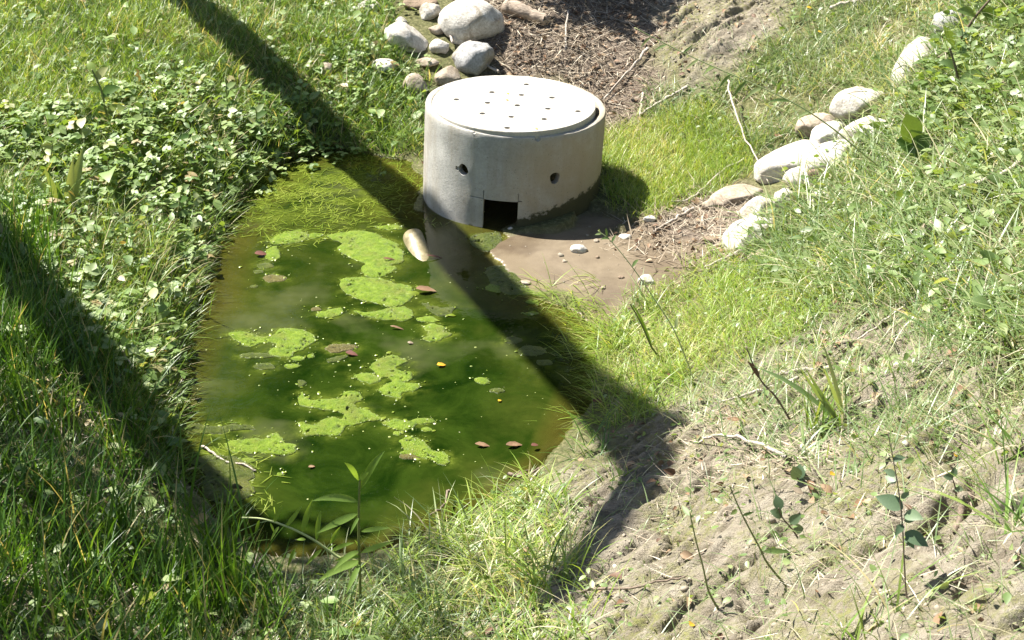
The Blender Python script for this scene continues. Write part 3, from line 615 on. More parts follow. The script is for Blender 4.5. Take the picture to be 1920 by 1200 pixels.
# half sunk post lying in the water
P0, P1 = on_z(774, 444, .012), on_z(815, 560, -.12); path = np.array([P0+(P1-P0)*t for t in np.linspace(0, 1, 14)]); O = path[0].copy()
V, F, _ = tube(path-O, np.full(14, .062), 18, .06, 5)
m, nt, p, out = nodes('wet post'); c = ramp(nt, tex(nt, 22, 6, .7, objco(nt)), [(.3, (.10, .085, .04)), (.5, (.20, .17, .09)), (.75, (.36, .31, .21))])
nt.links.new(c, p.inputs['Base Color']); p.inputs['Roughness'].default_value = .45
tag(link('sunken_post', raw_mesh('sunken_post', V, F, True), m, None, tuple(O)), 'pale round post lying half sunk in the water beside the well', 'post')
# ---------------------------------------------------------------- algae mats, leaves on the water
def algae_material(name, a, b, c_):
    m, nt, p, out = nodes(name); L = nt.links; n1 = tex(nt, 28, 7, .7); n2 = tex(nt, 150, 4, .7); n3 = tex(nt, 7, 3)
    c = ramp(nt, n1, [(.3, a), (.5, b), (.72, c_)]); c = mixc(nt, ramp(nt, n3, [(.5, (0, 0, 0)), (.7, (.6, .6, .6))]), c, (.15, .15, .03)); c = mixc(nt, .65, c, ramp(nt, n2, [(.35, (.6, .65, .5)), (.65, (1.2, 1.2, 1.2))]), 'MULTIPLY')
    L.new(c, p.inputs['Base Color']); p.inputs['Roughness'].default_value = .36; p.inputs['Specular IOR Level'].default_value = .5; bump(nt, p, n2, 1., .02); return m
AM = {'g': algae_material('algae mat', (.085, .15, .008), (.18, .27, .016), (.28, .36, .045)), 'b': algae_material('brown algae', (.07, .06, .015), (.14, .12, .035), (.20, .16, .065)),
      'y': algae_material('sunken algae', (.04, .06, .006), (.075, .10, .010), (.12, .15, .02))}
def Zm(p): return 320+p[0]/2.2857, 400+p[1]/2.2857     # from the enlarged crop it was traced in
MATS = []
def mat_(outline, label, col='g', name='algae_mat', cat='algae', group='floating algae mats', hgt=.010, zo=.003, jag=.017):
    q = np.array([Zm(p) for p in outline]); W = on_z(q[:, 0], q[:, 1])[:, :2]; C = W.mean(0); W = W-C
    B = []
    for i in range(len(W)):
        a, b, p_, n_2 = W[i], W[(i+1) % len(W)], W[i-1], W[(i+2) % len(W)]
        m_ = max(2, int(np.linalg.norm(b-a)/.007))
        for f in np.arange(m_)/m_: B.append(.5*((2*a)+(b-p_)*f+(2*p_-5*a+4*b-n_2)*f*f+(3*a-p_-3*b+n_2)*f**3))
    B = np.array(B); B += jag*np.stack([fbm(B+C, 26, 61, 4), fbm(B+C, 26, 62, 4)], -1)
    MATS.append((B+C, col)); x0, y0 = B.min(0); x1, y1 = B.max(0); g = .0095
    X, Y = np.meshgrid(np.arange(x0, x1, g), np.arange(y0, y1, g)); I = np.stack([X.ravel(), Y.ravel()], -1)+rng.uniform(-.004, .004, (X.size, 2))
    dI = seg_dist(I[:, 0], I[:, 1], B); I = I[inside(I[:, 0], I[:, 1], B) & (dI > .005)]
    nb = len(B); pts = [Vector(x) for x in np.vstack([B, I])] if len(I) else [Vector(x) for x in B]
    v, e, f, ov, oe, of = delaunay_2d_cdt(pts, [(i, (i+1) % nb) for i in range(nb)], [], 1, 1e-5)
    v = np.array([x[:] for x in v]); dB = seg_dist(v[:, 0], v[:, 1], B)
    z = zo+hgt*(.35*sstep(0, .02, dB)+sstep(0, .05, dB)*(.45+.9*fbm(v+C, 45, 71, 3)))
    fc = np.array([v[list(x)].mean(0) for x in f]); df_ = seg_dist(fc[:, 0], fc[:, 1], B); big = np.ptp(B, axis=0).max() > .14
    hole = (fbm(fc+C, 42, 73, 4) < -.44) & (df_ > .012) & (df_ < .07) if big else np.zeros(len(f), bool)
    top = np.c_[v, z]; F = [tuple(x) for x, h_ in zip(f, hole) if not h_]
    bm = bmesh.new(); bv = [bm.verts.new(x) for x in top]  # lacy near the rim
    for x in F:
        try: bm.faces.new([bv[i] for i in x])
        except ValueError: pass
    be = [e_ for e_ in bm.edges if len(e_.link_faces) == 1]; r = bmesh.ops.extrude_edge_only(bm, edges=be)
    for x in r['geom']:
        if isinstance(x, bmesh.types.BMVert): x.co.z = -.008
    for x in [x for x in bm.verts if not x.link_faces]: bm.verts.remove(x)
    bmesh.ops.recalc_face_normals(bm, faces=bm.faces)
    me = bpy.data.meshes.new(name); bm.to_mesh(me); bm.free(); me.polygons.foreach_set('use_smooth', np.full(len(me.polygons), True))
    return tag(link(name, me, AM[col], None, (C[0], C[1], 0)), label, cat, group)
def ell(x, y, a, b, r=0, n=9): return [(x+a*math.cos(t)*math.cos(r)-b*math.sin(t)*math.sin(r), y+a*math.cos(t)*math.sin(r)+b*math.sin(t)*math.cos(r)) for t in np.linspace(0, 2*math.pi, n, endpoint=False)]
mat_([(675,95),(760,80),(860,82),(930,110),(985,150),(1000,205),(950,222),(968,240),(930,262),(900,275),(840,272),(822,245),(830,212),(800,205),(745,180),(715,150),(730,130),(690,110)], 'large bright algae mat left of the half sunk post')
mat_([(735,282),(800,276),(900,280),(960,297),(1030,320),(1040,345),(1010,385),(950,400),(880,385),(810,370),(750,340),(728,310)], 'large rounded algae mat below the one beside the post')
mat_([(430,120),(480,85),(560,72),(590,100),(560,120),(490,135)], 'algae patch nearest the weedy head of the pond')
mat_(ell(620,96,28,11), 'small algae blob right of the patch near the weedy head')
mat_([(400,175),(440,140),(462,150),(470,195),(430,202),(405,190)], 'small squarish algae patch beside a purple dead leaf')
mat_([(620,437),(660,418),(720,408),(742,420),(720,440),(660,450)], 'narrow oval algae pad left of the broken strip')
mat_([(790,415),(830,425),(900,420),(950,405),(1010,405),(1040,440),(1000,460),(900,455),(870,445),(820,440)], 'broken algae strip right under the large rounded mat')
mat_([(1075,385),(1130,400),(1210,410),(1195,435),(1150,435),(1110,415)], 'pointed algae patch under the dark wood chip', 'y')
mat_(ell(1098,456,48,11), 'thin algae pad above the three lobed one', 'g')
mat_([(1080,490),(1130,475),(1170,485),(1170,505),(1200,515),(1190,530),(1130,548),(1085,538),(1110,515)], 'three lobed algae patch at the edge of the trunk shadow')
mat_([(250,515),(320,512),(390,530),(440,520),(480,492),(560,500),(610,525),(620,545),(590,570),(540,590),(500,620),(420,600),(450,565),(400,555),(350,572),(310,560)], 'spreading algae mat on the left half with a rounded right lobe')
mat_([(300,605),(360,597),(420,605),(440,618),(350,622)], 'faint algae strip under the spreading mat', 'y')
mat_([(660,580),(700,562),(780,562),(800,575),(760,590),(690,598)], 'brownish algae pad in mid pond', 'b')
mat_([(670,628),(740,610),(745,625),(700,640)], 'small green pad under the brownish one', 'y')
mat_([(860,655),(900,620),(960,612),(1015,635),(990,650),(970,670),(1025,685),(1035,710),(1000,725),(1050,728),(1072,745),(1050,765),(1000,770),(985,792),(930,780),(885,755),(920,735),(945,720),(920,705),(880,690)], 'zigzag algae mat in the middle of the pond')
mat_([(792,700),(830,685),(870,690),(900,712),(870,728),(820,722)], 'oval algae pad left of the zigzag mat')
mat_([(550,775),(570,775),(590,800),(650,800),(720,790),(750,768),(810,770),(815,800),(790,825),(820,845),(880,860),(920,882),(850,890),(800,905),(750,920),(720,950),(650,950),(575,955),(570,930),(540,900),(570,895),(610,910),(650,885),(690,875),(735,880),(740,860),(690,845),(640,835),(560,825)], 'largest jagged algae mat with a notch in its left side')
mat_([(905,900),(950,885),(1010,890),(1080,880),(1130,885),(1120,900),(1060,905),(1020,930),(950,925)], 'flat algae strip right of the jagged mat')
mat_([(985,970),(1030,955),(1080,975),(1100,1000),(1140,1020),(1180,1030),(1195,1065),(1160,1072),(1100,1050),(1040,1045),(990,1030),(1000,1000)], 'glinting algae strip slanting down to the pale grass')
mat_([(240,990),(300,970),(400,965),(440,945),(480,955),(490,985),(530,995),(540,1020),(490,1035),(440,1030),(360,1025),(280,1025)], 'algae tongue with forked tip at the left shore')
mat_([(0,922),(100,905),(200,915),(290,905),(370,925),(270,935),(180,945),(60,942)], 'long thin algae band above the forked tongue', 'y')
mat_([(90,1060),(160,1040),(260,1045),(340,1080),(365,1120),(330,1150),(360,1190),(300,1230),(200,1240),(130,1190),(150,1120)], 'dull algae bed in the reeds at the lower left shore', 'y')
mat_(ell(1331,718,27,15), 'lone round algae pad right of the yellow leaf'); mat_(ell(1400,760,36,9), 'flat faint pad under the lone round one', 'y')
mat_([(1350,240),(1420,225),(1480,250),(1520,300),(1560,340),(1500,352),(1430,342),(1370,300)], 'mossy algae patch on the edge of the mud', 'y')
mat_([(1280,105),(1340,85),(1405,84),(1415,120),(1370,160),(1310,150)], 'mossy algae patch at the foot of the well', 'y')
for x, y, a, b, l, c in ((520,655,34,11,'small pad left under the spreading mat','g'),(400,657,42,14,'dull pad at the left under the spreading mat','y'),(600,612,18,9,'tiny pad right of the spreading mat','g'),(545,622,30,11,'pad clinging under the rounded lobe','g'),(560,728,18,14,'blurred pad above the jagged mat','y'),
    (466,1117,14,9,'tiny pad near the forked tongue','g'),(972,943,18,9,'tiny pad below the flat strip','g'),(1096,928,26,9,'small pad right below the flat strip','g'),(445,280,48,16,'brown flecked pad in the brown shallows','b'),(405,226,34,12,'dull disc in the upper shallows','y'),(355,312,20,6,'faint fleck in the brown shallows','y'),(625,412,26,9,'brown pad above the narrow oval','b'),(375,250,20,6,'dim disc beside the dull one','y'),
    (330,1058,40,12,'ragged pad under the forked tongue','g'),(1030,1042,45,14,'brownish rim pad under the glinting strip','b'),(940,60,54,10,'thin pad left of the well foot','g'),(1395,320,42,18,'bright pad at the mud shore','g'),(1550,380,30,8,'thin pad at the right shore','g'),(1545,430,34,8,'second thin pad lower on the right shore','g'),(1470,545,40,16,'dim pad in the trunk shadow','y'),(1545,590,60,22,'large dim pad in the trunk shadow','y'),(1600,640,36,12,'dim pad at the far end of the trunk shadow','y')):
    mat_(ell(x, y, a, b, 0, 8), l, c, 'algae_pad', 'algae', 'small floating algae pads', .006, .002, .012)

flat = film.copy()                                     # thin half sunk algae round each mat
for b, c_ in MATS:
    if np.ptp(b, axis=0).max() < .08: continue
    mx0, my0 = b.min(0)-.1; mx1, my1 = b.max(0)+.1; sel = (WX > mx0) & (WX < mx1) & (WY > my0) & (WY < my1)
    w_ = wq[sel]+.03*np.stack([fbm(wq[sel], 14, 87, 3), fbm(wq[sel], 14, 88, 3)], -1); dd = np.where(inside(w_[:, 0], w_[:, 1], b), 0, seg_dist(w_[:, 0], w_[:, 1], b))
    flat[sel] = np.maximum(flat[sel], .85*np.exp(-dd/.028)*sstep(-.45, .3, fbm(wq[sel], 20, 89, 3)))
water_me.attributes['film'].data.foreach_set('value', (flat*.95).astype(np.float32).ravel())
def single_leaf(px, py, lpx, label, mkey, name='fallen_leaf', cat='leaf', ang=0., wd=.55, z=.012, tilt=.15, group='fallen leaves', on=None, curl=.15):
    P = hit(px, py) if on is None else on; s = pxm(P); L_ = lpx/s*.7; v, f = leaf_shape(7, wd, .25, curl); v[:, 1] *= 1+.25*fbm(v*7+px, 1., 3, 2); v = v.copy(); v[:, 0] -= .5; v *= L_
    rt = Matrix.Rotation(ang, 3, 'Z') @ Matrix.Rotation(tilt, 3, 'X') @ Matrix.Rotation(tilt*.6, 3, 'Y'); v = v @ np.array(rt).T
    V2 = np.vstack([v, v-[0, 0, .0012]]); n = len(v); F2 = np.vstack([f, f[:, ::-1]+n])
    me = raw_mesh(name, V2, F2, True); attr(me, 'tint', np.clip(.5+.5*fbm(V2, 60, int(px), 2)+.0*V2[:, 0], 0, 1))
    return tag(link(name, me, M[mkey], None, (P[0], P[1], P[2]+z-v[:, 2].min()*.6)), label, cat, group)
for a in [(828,688,26,'yellow leaf floating in the middle of the pond','yellow',.4,.6,.006),(937,753,13,'tiny yellow leaf floating near the right shadow','yellow',1.,.7,.005),(905,838,40,'tan leaf floating above the pale grass','dleaf',0,.4,.005),(965,838,48,'tan dead leaf at the water edge by the twig','dleaf',.3,.4,.005),
  (490,480,34,'purple brown dead leaf in the upper shallows','red',.2,.6,.008),(660,667,34,'purple brown leaf beside the brownish pad','red',-.2,.5,.006),(730,492,34,'red brown leaf lying on the large mat','red',.1,.22,.014),(745,618,38,'orange brown sliver floating in mid pond','dleaf',-.2,.2,.006),(770,646,16,'white fleck floating in mid pond','straw',0,.6,.005),
  (585,878,20,'tan leaf floating above the tall herb','dleaf',.5,.5,.005),(1003,843,22,'dull red leaf at the shore by the pale grass','red',.4,.6,.02),(1120,765,30,'red leaf at the right shore','red',.2,.5,.03),(815,485,44,'dark red twig like leaf in the shadow by the post','red',0,.15,.006),(800,549,56,'dark wood chip by the large rounded mat','dleaf',.1,.4,.012),
  (1560,902,32,'big yellow leaf standing on the clay bank','yellow',.8,.5,.02),(1790,866,30,'orange yellow leaf high on the clay at right','yellow',1.,.5,.02),(1296,1180,34,'yellow leaf at the bottom of the clay','yellow',1.1,.55,.015),(1040,1082,22,'small red brown leaf under the dark tuft','red',.3,.6,.03),(1515,42,14,'orange flower head in the upper grass','yellow',0,.9,.10),(1535,88,12,'second orange flower head lower in the upper grass','yellow',0,.9,.10),
  (1812,88,34,'brown curled leaf at the upper right','dleaf',1.2,.6,.12),(1460,268,30,'orange brown leaf left of the stones','dleaf',.6,.6,.04),(1380,800,34,'curled brown leaf beside the arched stalk','dleaf',.6,.5,.03),(1430,872,30,'red brown leaf on the clay under the arched stalk','dleaf',.7,.3,.02),(1570,575,32,'dark brown leaf on the sunny clay','dleaf',.8,.3,.02),(1545,975,26,'tan leaf in the clay hollow','dleaf',.1,.5,.02),(1495,940,32,'grey dead leaf over the clay hollow','straw',-.5,.5,.03),(1530,1120,22,'brown leaf above the lower tuft','dleaf',1.2,.5,.01),(1255,715,18,'red leaf in the grass above the shadow','red',.9,.6,.03),(160,352,22,'crimson leaf by the broad bladed plant','red',.1,.5,.05)]:
    single_leaf(a[0], a[1], a[2], a[3], a[4], ang=a[5], wd=a[6], z=a[7], tilt=.45 if a[1] > 855 and a[0] > 1100 else .15)
for zx, zy, l in ((820,230,'tiny yellow leaf upper on the lid'),(815,265,'tiny yellow leaf lower on the lid'),(978,425,'tiny tan leaf at the front rim of the lid')):
    single_leaf(680+zx/3, 100+zy/3, 9, l, 'yellow', on=on_z(680+zx/3, 100+zy/3, LZ), z=.002, wd=.6)

# ---------------------------------------------------------------- grass, leaves, litter as ground cover
def stuff(name, parts, m, label, cat):
    return tag(leaf_obj(name, parts, m), label, cat, kind='stuff')
stuff('lawn_grass', [grass(LEFT_UP, 6000, (.05, .15), (.0035, .006), (.2, .9), (.3, 1.3), 1, clump=.45, cf=3, soft=16, tintb=.1), grass(TOP_LEAF, 2500, (.05, .12), (.003, .0055), (.2, 1.), (.2, 1.2), 2, tintb=.1), grass(LEFT_EDGE, 1700, (.10, .22), (.004, .007), (.5, 1.2), (.3, 1.3), 75, az=.1, soft=25, clump=.5), grass(LEFT_UP, 1500, (.13, .28), (.005, .008), (.15, .8), (.3, 1.3), 61, clump=.8, cf=2.5, soft=16)], M['mid'], 'mixed short green grass covering the left bank', 'grass')
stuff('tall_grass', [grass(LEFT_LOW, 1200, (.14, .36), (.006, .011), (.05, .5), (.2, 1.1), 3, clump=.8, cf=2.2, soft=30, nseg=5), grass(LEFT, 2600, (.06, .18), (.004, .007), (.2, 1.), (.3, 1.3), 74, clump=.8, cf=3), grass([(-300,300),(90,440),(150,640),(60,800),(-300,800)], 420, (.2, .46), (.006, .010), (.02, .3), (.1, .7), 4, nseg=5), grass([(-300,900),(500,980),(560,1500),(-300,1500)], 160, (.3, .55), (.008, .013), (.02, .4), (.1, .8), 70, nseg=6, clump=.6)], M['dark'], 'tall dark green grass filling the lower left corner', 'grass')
stuff('light_grass', [grass([(-300,-150),(300,-150),(330,120),(160,230),(-300,230)], 2400, (.08, .2), (.004, .007), (.1, .6), (.2, 1.2), 5, clump=.7), grass(FINE_R, 8500, (.06, .15), (.003, .0045), (.1, .8), (.2, 1.4), 6, soft=14, jitpx=25), grass(POND_R, 5200, (.06, .18), (.003, .0055), (.3, 1.), (.3, 1.4), 7, clump=.4, cf=4, soft=25), grass([(1030,560),(1120,540),(1180,640),(1150,780),(1090,800),(1090,700)], 2200, (.10, .26), (.0035, .0065), (.6, 1.3), (.2, 1.2), 8, water=True, az=3.4), grass(PALE_B, 1500, (.10, .28), (.004, .009), (.2, 1.), (.4, 1.5), 78, clump=.7, cf=3.5), grass(CLAY_TOP, 900, (.06, .15), (.0025, .005), (.3, 1.1), (.3, 1.3), 62, clump=.8, cf=4), grass(LEFT_LEAF, 900, (.1, .2), (.004, .007), (.1, .8), (.3, 1.3), 71, clump=.8, cf=3)], M['fine'], 'fine yellow green grass right of the well and along the right shore', 'grass')
stuff('bank_grass', [grass(BACK_R, 5200, (.06, .24), (.0035, .007), (.3, 1.1), (.3, 1.3), 9, clump=.8, cf=3.5), grass(BANK_R, 2300, (.08, .28), (.005, .010), (.3, 1.1), (.3, 1.4), 10, clump=.5, cf=3.5), grass([(-300,-60),(2200,-90),(2600,-460),(-700,-460)], 900, (.08, .24), (.005, .009), (.2, 1.), (.3, 1.2), 79, clump=.5), grass(BANK_R, 900, (.2, .44), (.007, .013), (.4, 1.1), (.3, 1.2), 63, clump=.8, cf=3), grass(BARE_BACK, 420, (.04, .14), (.003, .005), (.3, 1.1), (.3, 1.3), 81, clump=.9, cf=4), grass(PALE_B, 700, (.10, .28), (.005, .010), (.3, 1.1), (.4, 1.5), 11, clump=.6, cf=3.5), grass(CLAY, 800, (.04, .18), (.0025, .005), (.4, 1.2), (.3, 1.2), 12, clump=1, cf=3.2), grass([(1260,740),(1480,650),(1620,560),(1950,700),(2000,880),(1700,900),(1500,880),(1300,830)], 1700, (.06, .26), (.003, .0065), (.4, 1.2), (.3, 1.2), 64, clump=.9, cf=3.5), grass([(500,1090),(700,1060),(820,1080),(820,1300),(480,1300)], 1700, (.05, .18), (.0035, .006), (.2, 1.), (.3, 1.2), 13, clump=.5)], M['pale'], 'thin greyish green grass over the right bank', 'grass')
stuff('creeping_leaves', leaf_cover(LEFT_LEAF, 560, (.022, .055), (.03, .16), TRI, .45, 14, clump=1., cf=2.2)+leaf_cover(LEFT_LEAF, 200, (.03, .06), (.04, .16), OVAL, .6, 76, clump=1., cf=2.6)+leaf_cover(LEFT_EDGE, 420, (.02, .05), (.02, .10), TRI, .6, 77, clump=.6)+leaf_cover(LEFT, 170, (.016, .036), (.02, .10), TRI, .6, 15, clump=.8, cf=2)+leaf_cover(LEFT, 40, (.05, .10), (.05, .14), OVAL, .45, 65, clump=.6)+leaf_cover(TOP_LEAF, 450, (.016, .04), (.02, .09), TRI, .6, 16, clump=.5)+leaf_cover([(500,260),(660,270),(690,320),(620,390),(470,420),(440,340)], 280, (.024, .045), (.03, .11), TRI, .35, 17, water=True), M['leaf'], 'low creeping leaves with glossy lobes on the left bank', 'ground cover')
stuff('bank_leaves', leaf_cover(LEAF_R, 380, (.03, .085), (.03, .2), OVAL, .8, 18, clump=.7, cf=3)+leaf_cover(LEAF_R, 160, (.03, .055), (.06, .22), TRI, .7, 66, clump=.7, cf=3)+leaf_cover(BANK_R, 380, (.025, .08), (.03, .16), OVAL, .75, 19, clump=.7)+leaf_cover(CLAY, 170, (.012, .036), (.008, .05), OVAL, .6, 20, clump=1., cf=3)+leaf_cover(BACK_R, 280, (.02, .05), (.02, .09), OVAL, .75, 21, clump=.7)+leaf_cover(POND_R, 200, (.016, .038), (.02, .10), OVAL, .7, 22)+leaf_cover(PALE_B, 160, (.016, .036), (.02, .10), OVAL, .7, 67)+leaf_cover([(1420,640),(1700,560),(1900,700),(1700,850),(1500,860)], 170, (.016, .045), (.02, .10), OVAL, .7, 72, clump=.9), M['leafb'], 'small light green leaves of weeds on the right bank', 'ground cover')
def litter(poly, dens, L, W, seed, lean=(1.25, 1.62), **kw): return grass(poly, dens, L, W, lean, (-.3, .4), seed, nseg=3, **kw)
stuff('dry_litter', [litter(LITTER, 4200, (.03, .2), (.003, .010), 23, jitpx=20, clump=.3, cf=4, lean=(1., 1.7)), litter(DEBRIS, 3200, (.03, .18), (.003, .010), 24, jitpx=20, clump=.4, lean=(1., 1.7)), litter(BARE_BACK, 900, (.02, .12), (.0025, .007), 80, clump=.7), litter(CLAY, 520, (.02, .14), (.002, .006), 25, clump=.9, cf=3), litter([(1280,780),(1500,760),(1620,800),(1560,900),(1350,900),(1250,860)], 1800, (.02, .12), (.003, .009), 73, clump=.6), litter(LEFT, 600, (.05, .18), (.003, .005), 26, clump=.7, lean=(.9, 1.6)), litter(BANK_R, 900, (.05, .2), (.003, .006), 27, lean=(.8, 1.6)), litter([(-100,180),(120,190),(110,240),(-100,250)], 2500, (.04, .12), (.002, .004), 28), litter([(440,1040),(640,1060),(700,1120),(480,1130)], 1500, (.03, .1), (.002, .006), 29), litter([(1290,800),(1440,820),(1460,880),(1280,890)], 1500, (.03, .1), (.002, .008), 30), litter(BACK_R, 900, (.04, .16), (.003, .006), 31, clump=.6), litter(POND_R, 500, (.04, .14), (.002, .004), 68, clump=.6)], M['straw'], 'brown and straw coloured dead stalks strewn over the ground', 'litter')
b1 = scatter(LITTER, 260, seed=33); b2 = scatter(DEBRIS, 200, seed=34); b3 = scatter([(60,280),(190,290),(180,350),(70,340)], 250, seed=35); b4 = scatter(CLAY, 60, seed=36, clump=.9); b5 = np.concatenate([scatter(LEFT, 18, seed=37), scatter(BARE_BACK, 60, seed=38)])
bb = np.concatenate([b1, b2, b3, b4, b5])+[0, 0, .012]
stuff('dead_leaves', [stamp(*leaf_shape(4, .6, .5, .4), bb, rot_up(len(bb), np.abs(rng.normal(0, .6, len(bb)))), rng.uniform(.02, .05, len(bb)), rng.random(len(bb)))], M['dleaf'], 'curled brown dead leaves scattered in the litter', 'dead leaves')
wb = scatter(ALGAE_BED, 2400, seed=40, soft=55, water=True, clump=.8, cf=5); wb[:, 2] = np.maximum(wb[:, 2], .002); n = len(wb)
wb2 = scatter([(1060,600),(1120,590),(1150,660),(1130,740),(1080,700)], 900, seed=41, water=True); wb2[:, 2] = np.maximum(wb2[:, 2], .002); n2 = len(wb2)
wb3 = scatter([(330,800),(420,790),(500,830),(500,960),(420,990),(350,930)], 900, seed=43, water=True, clump=.6); wb3[:, 2] = np.maximum(wb3[:, 2], .002); wb = np.concatenate([wb, wb2, wb3]); n = len(wb)
stuff('algae_strands', [blades(wb, rng.normal(0, 1.3, n)+.3, rng.uniform(.03, .10, n), rng.uniform(.003, .007, n), rng.uniform(1.42, 1.57, n), rng.uniform(-.05, .1, n), 3, None, np.clip(rng.random(n)*.7+.3*fbm(wb[:, :2], 4, 44, 2)+.15, 0, 1))], M['strand'], 'matted yellow green algae strands floating at the weedy head of the pond', 'algae')
cb = np.concatenate([scatter(CLAY, 800, seed=95, clump=1., cf=3), scatter(BARE_BACK, 2600, seed=96, clump=.7), scatter(LITTER, 500, seed=97), scatter(DEBRIS, 500, seed=98), scatter(MUD, 60, seed=99)]); n = len(cb)
bm = bmesh.new(); bmesh.ops.create_icosphere(bm, subdivisions=1, radius=1); cv = np.array([x.co[:] for x in bm.verts]); cf_ = np.array([[x.index for x in f.verts] for f in bm.faces]); bm.free()
cv = cv*(1+.3*noise(cv, 1.7, 4))[:, None]*[1, .8, .6]; crt = np.clip(rng.beta(2, 3, n), 0, 1)
m, nt, p, out = nodes('clod'); nt.links.new(ramp(nt, at_(nt, 'tint'), [(0, (.13, .11, .08)), (.6, (.26, .225, .17)), (1, (.40, .37, .31))]), p.inputs['Base Color']); p.inputs['Roughness'].default_value = .95
stuff('clay_crumbs', [stamp(cv, cf_, cb, rot_up(n, np.abs(rng.normal(0, .6, n))), np.exp(rng.normal(-5.6, .55, n)), crt)], m, 'crumbs and small clods lying on the bare clay', 'clods')
# specks and bubbles floating on the water
n = 1100; q = np.stack([rng.uniform(-2.1, .9, n), rng.uniform(5, 9.6, n)], -1); q = q[(sdf(q[:, 0], q[:, 1]) < -.03)]; q = q[rng.random(len(q)) < .06+.94*sstep(-.05, .45, fbm(q, 3, 90, 3))]; n = len(q)
hexa = np.array([(math.cos(a), math.sin(a), 0) for a in np.linspace(0, 2*math.pi, 6, endpoint=False)]+[(0, 0, .4)]); hf = np.array([(i, (i+1) % 6, 6) for i in range(6)])
fr = np.concatenate([b[rng.integers(0, len(b), int(len(b)*(.55 if c_ == 'g' else .3)))] for b, c_ in MATS]); fr = fr+rng.normal(0, 1, fr.shape)*(np.abs(rng.normal(0, .022, len(fr)))[:, None]+.003); fr = fr[sdf(fr[:, 0], fr[:, 1]) < -.01]; k = len(fr)
stuff('algae_fragments', [stamp(hexa*[1, .6, 1], hf, np.c_[fr, rng.uniform(.002, .006, k)], rot_up(k, np.abs(rng.normal(0, .25, k))), np.exp(rng.normal(-5.5, .6, k)), np.clip(.35+.4*rng.random(k), 0, 1))], M['strand'], 'shreds of algae fraying off the edges of the floating mats', 'algae')
bu = []
for b, c_ in MATS:
    if c_ == 'g' and np.ptp(b, axis=0).max() > .15:
        z_ = b.min(0)+np.ptp(b, axis=0)*rng.random((60, 2)); z_ = z_[inside(z_[:, 0], z_[:, 1], b)]; z_ = z_[fbm(z_, 14, 93, 2) > .1]; bu.append(z_)
bu = np.concatenate(bu); q = np.concatenate([q, bu]); n = len(q); qz = np.r_[np.full(n-len(bu), .0015), np.full(len(bu), .011)]
stuff('floating_specks', [stamp(hexa, hf, np.c_[q, qz], rot_up(n, np.zeros(n)), np.exp(rng.normal(-6.0, .5, n)), np.clip(rng.beta(1.2, 2.2, n), 0, 1))], leaf_mat('specks', [(0, (.10, .14, .03)), (.5, (.24, .27, .08)), (1, (.55, .54, .42))], trans=.1), 'pale specks and bubbles floating on the green water', 'specks')

# ---------------------------------------------------------------- tufts and single plants
def tuft(px, py, nb, L, W, lean, curve, label, mk, r=.04, az=None, azs=.8, group='grass tufts', name='grass_tuft', cat='grass tuft', nseg=6):
    P = hit(px, py); b = np.c_[rng.normal(0, r, (nb, 2)), np.zeros(nb)]; b[:, 2] = zat(P[0]+b[:, 0], P[1]+b[:, 1])-P[2]-.01; b[:, 2] = np.clip(b[:, 2], -.08, .08)
    a = rng.random(nb)*6.283 if az is None else az+rng.normal(0, azs, nb)
    tn = np.clip(rng.random(nb)*.85, 0, 1); tn[rng.random(nb) < .06] = 1
    tn = np.clip(tn, 0, .95) if mk == 'fine' else tn
    V, F, T = blades(b, a, rng.uniform(*L, nb), rng.uniform(*W, nb), rng.uniform(*lean, nb), rng.uniform(*curve, nb), nseg, a+rng.normal(0, .5, nb), tn)
    me = raw_mesh(name, V, F, True); attr(me, 'tint', T); return tag(link(name, me, M[mk], None, tuple(P)), label, cat, group)
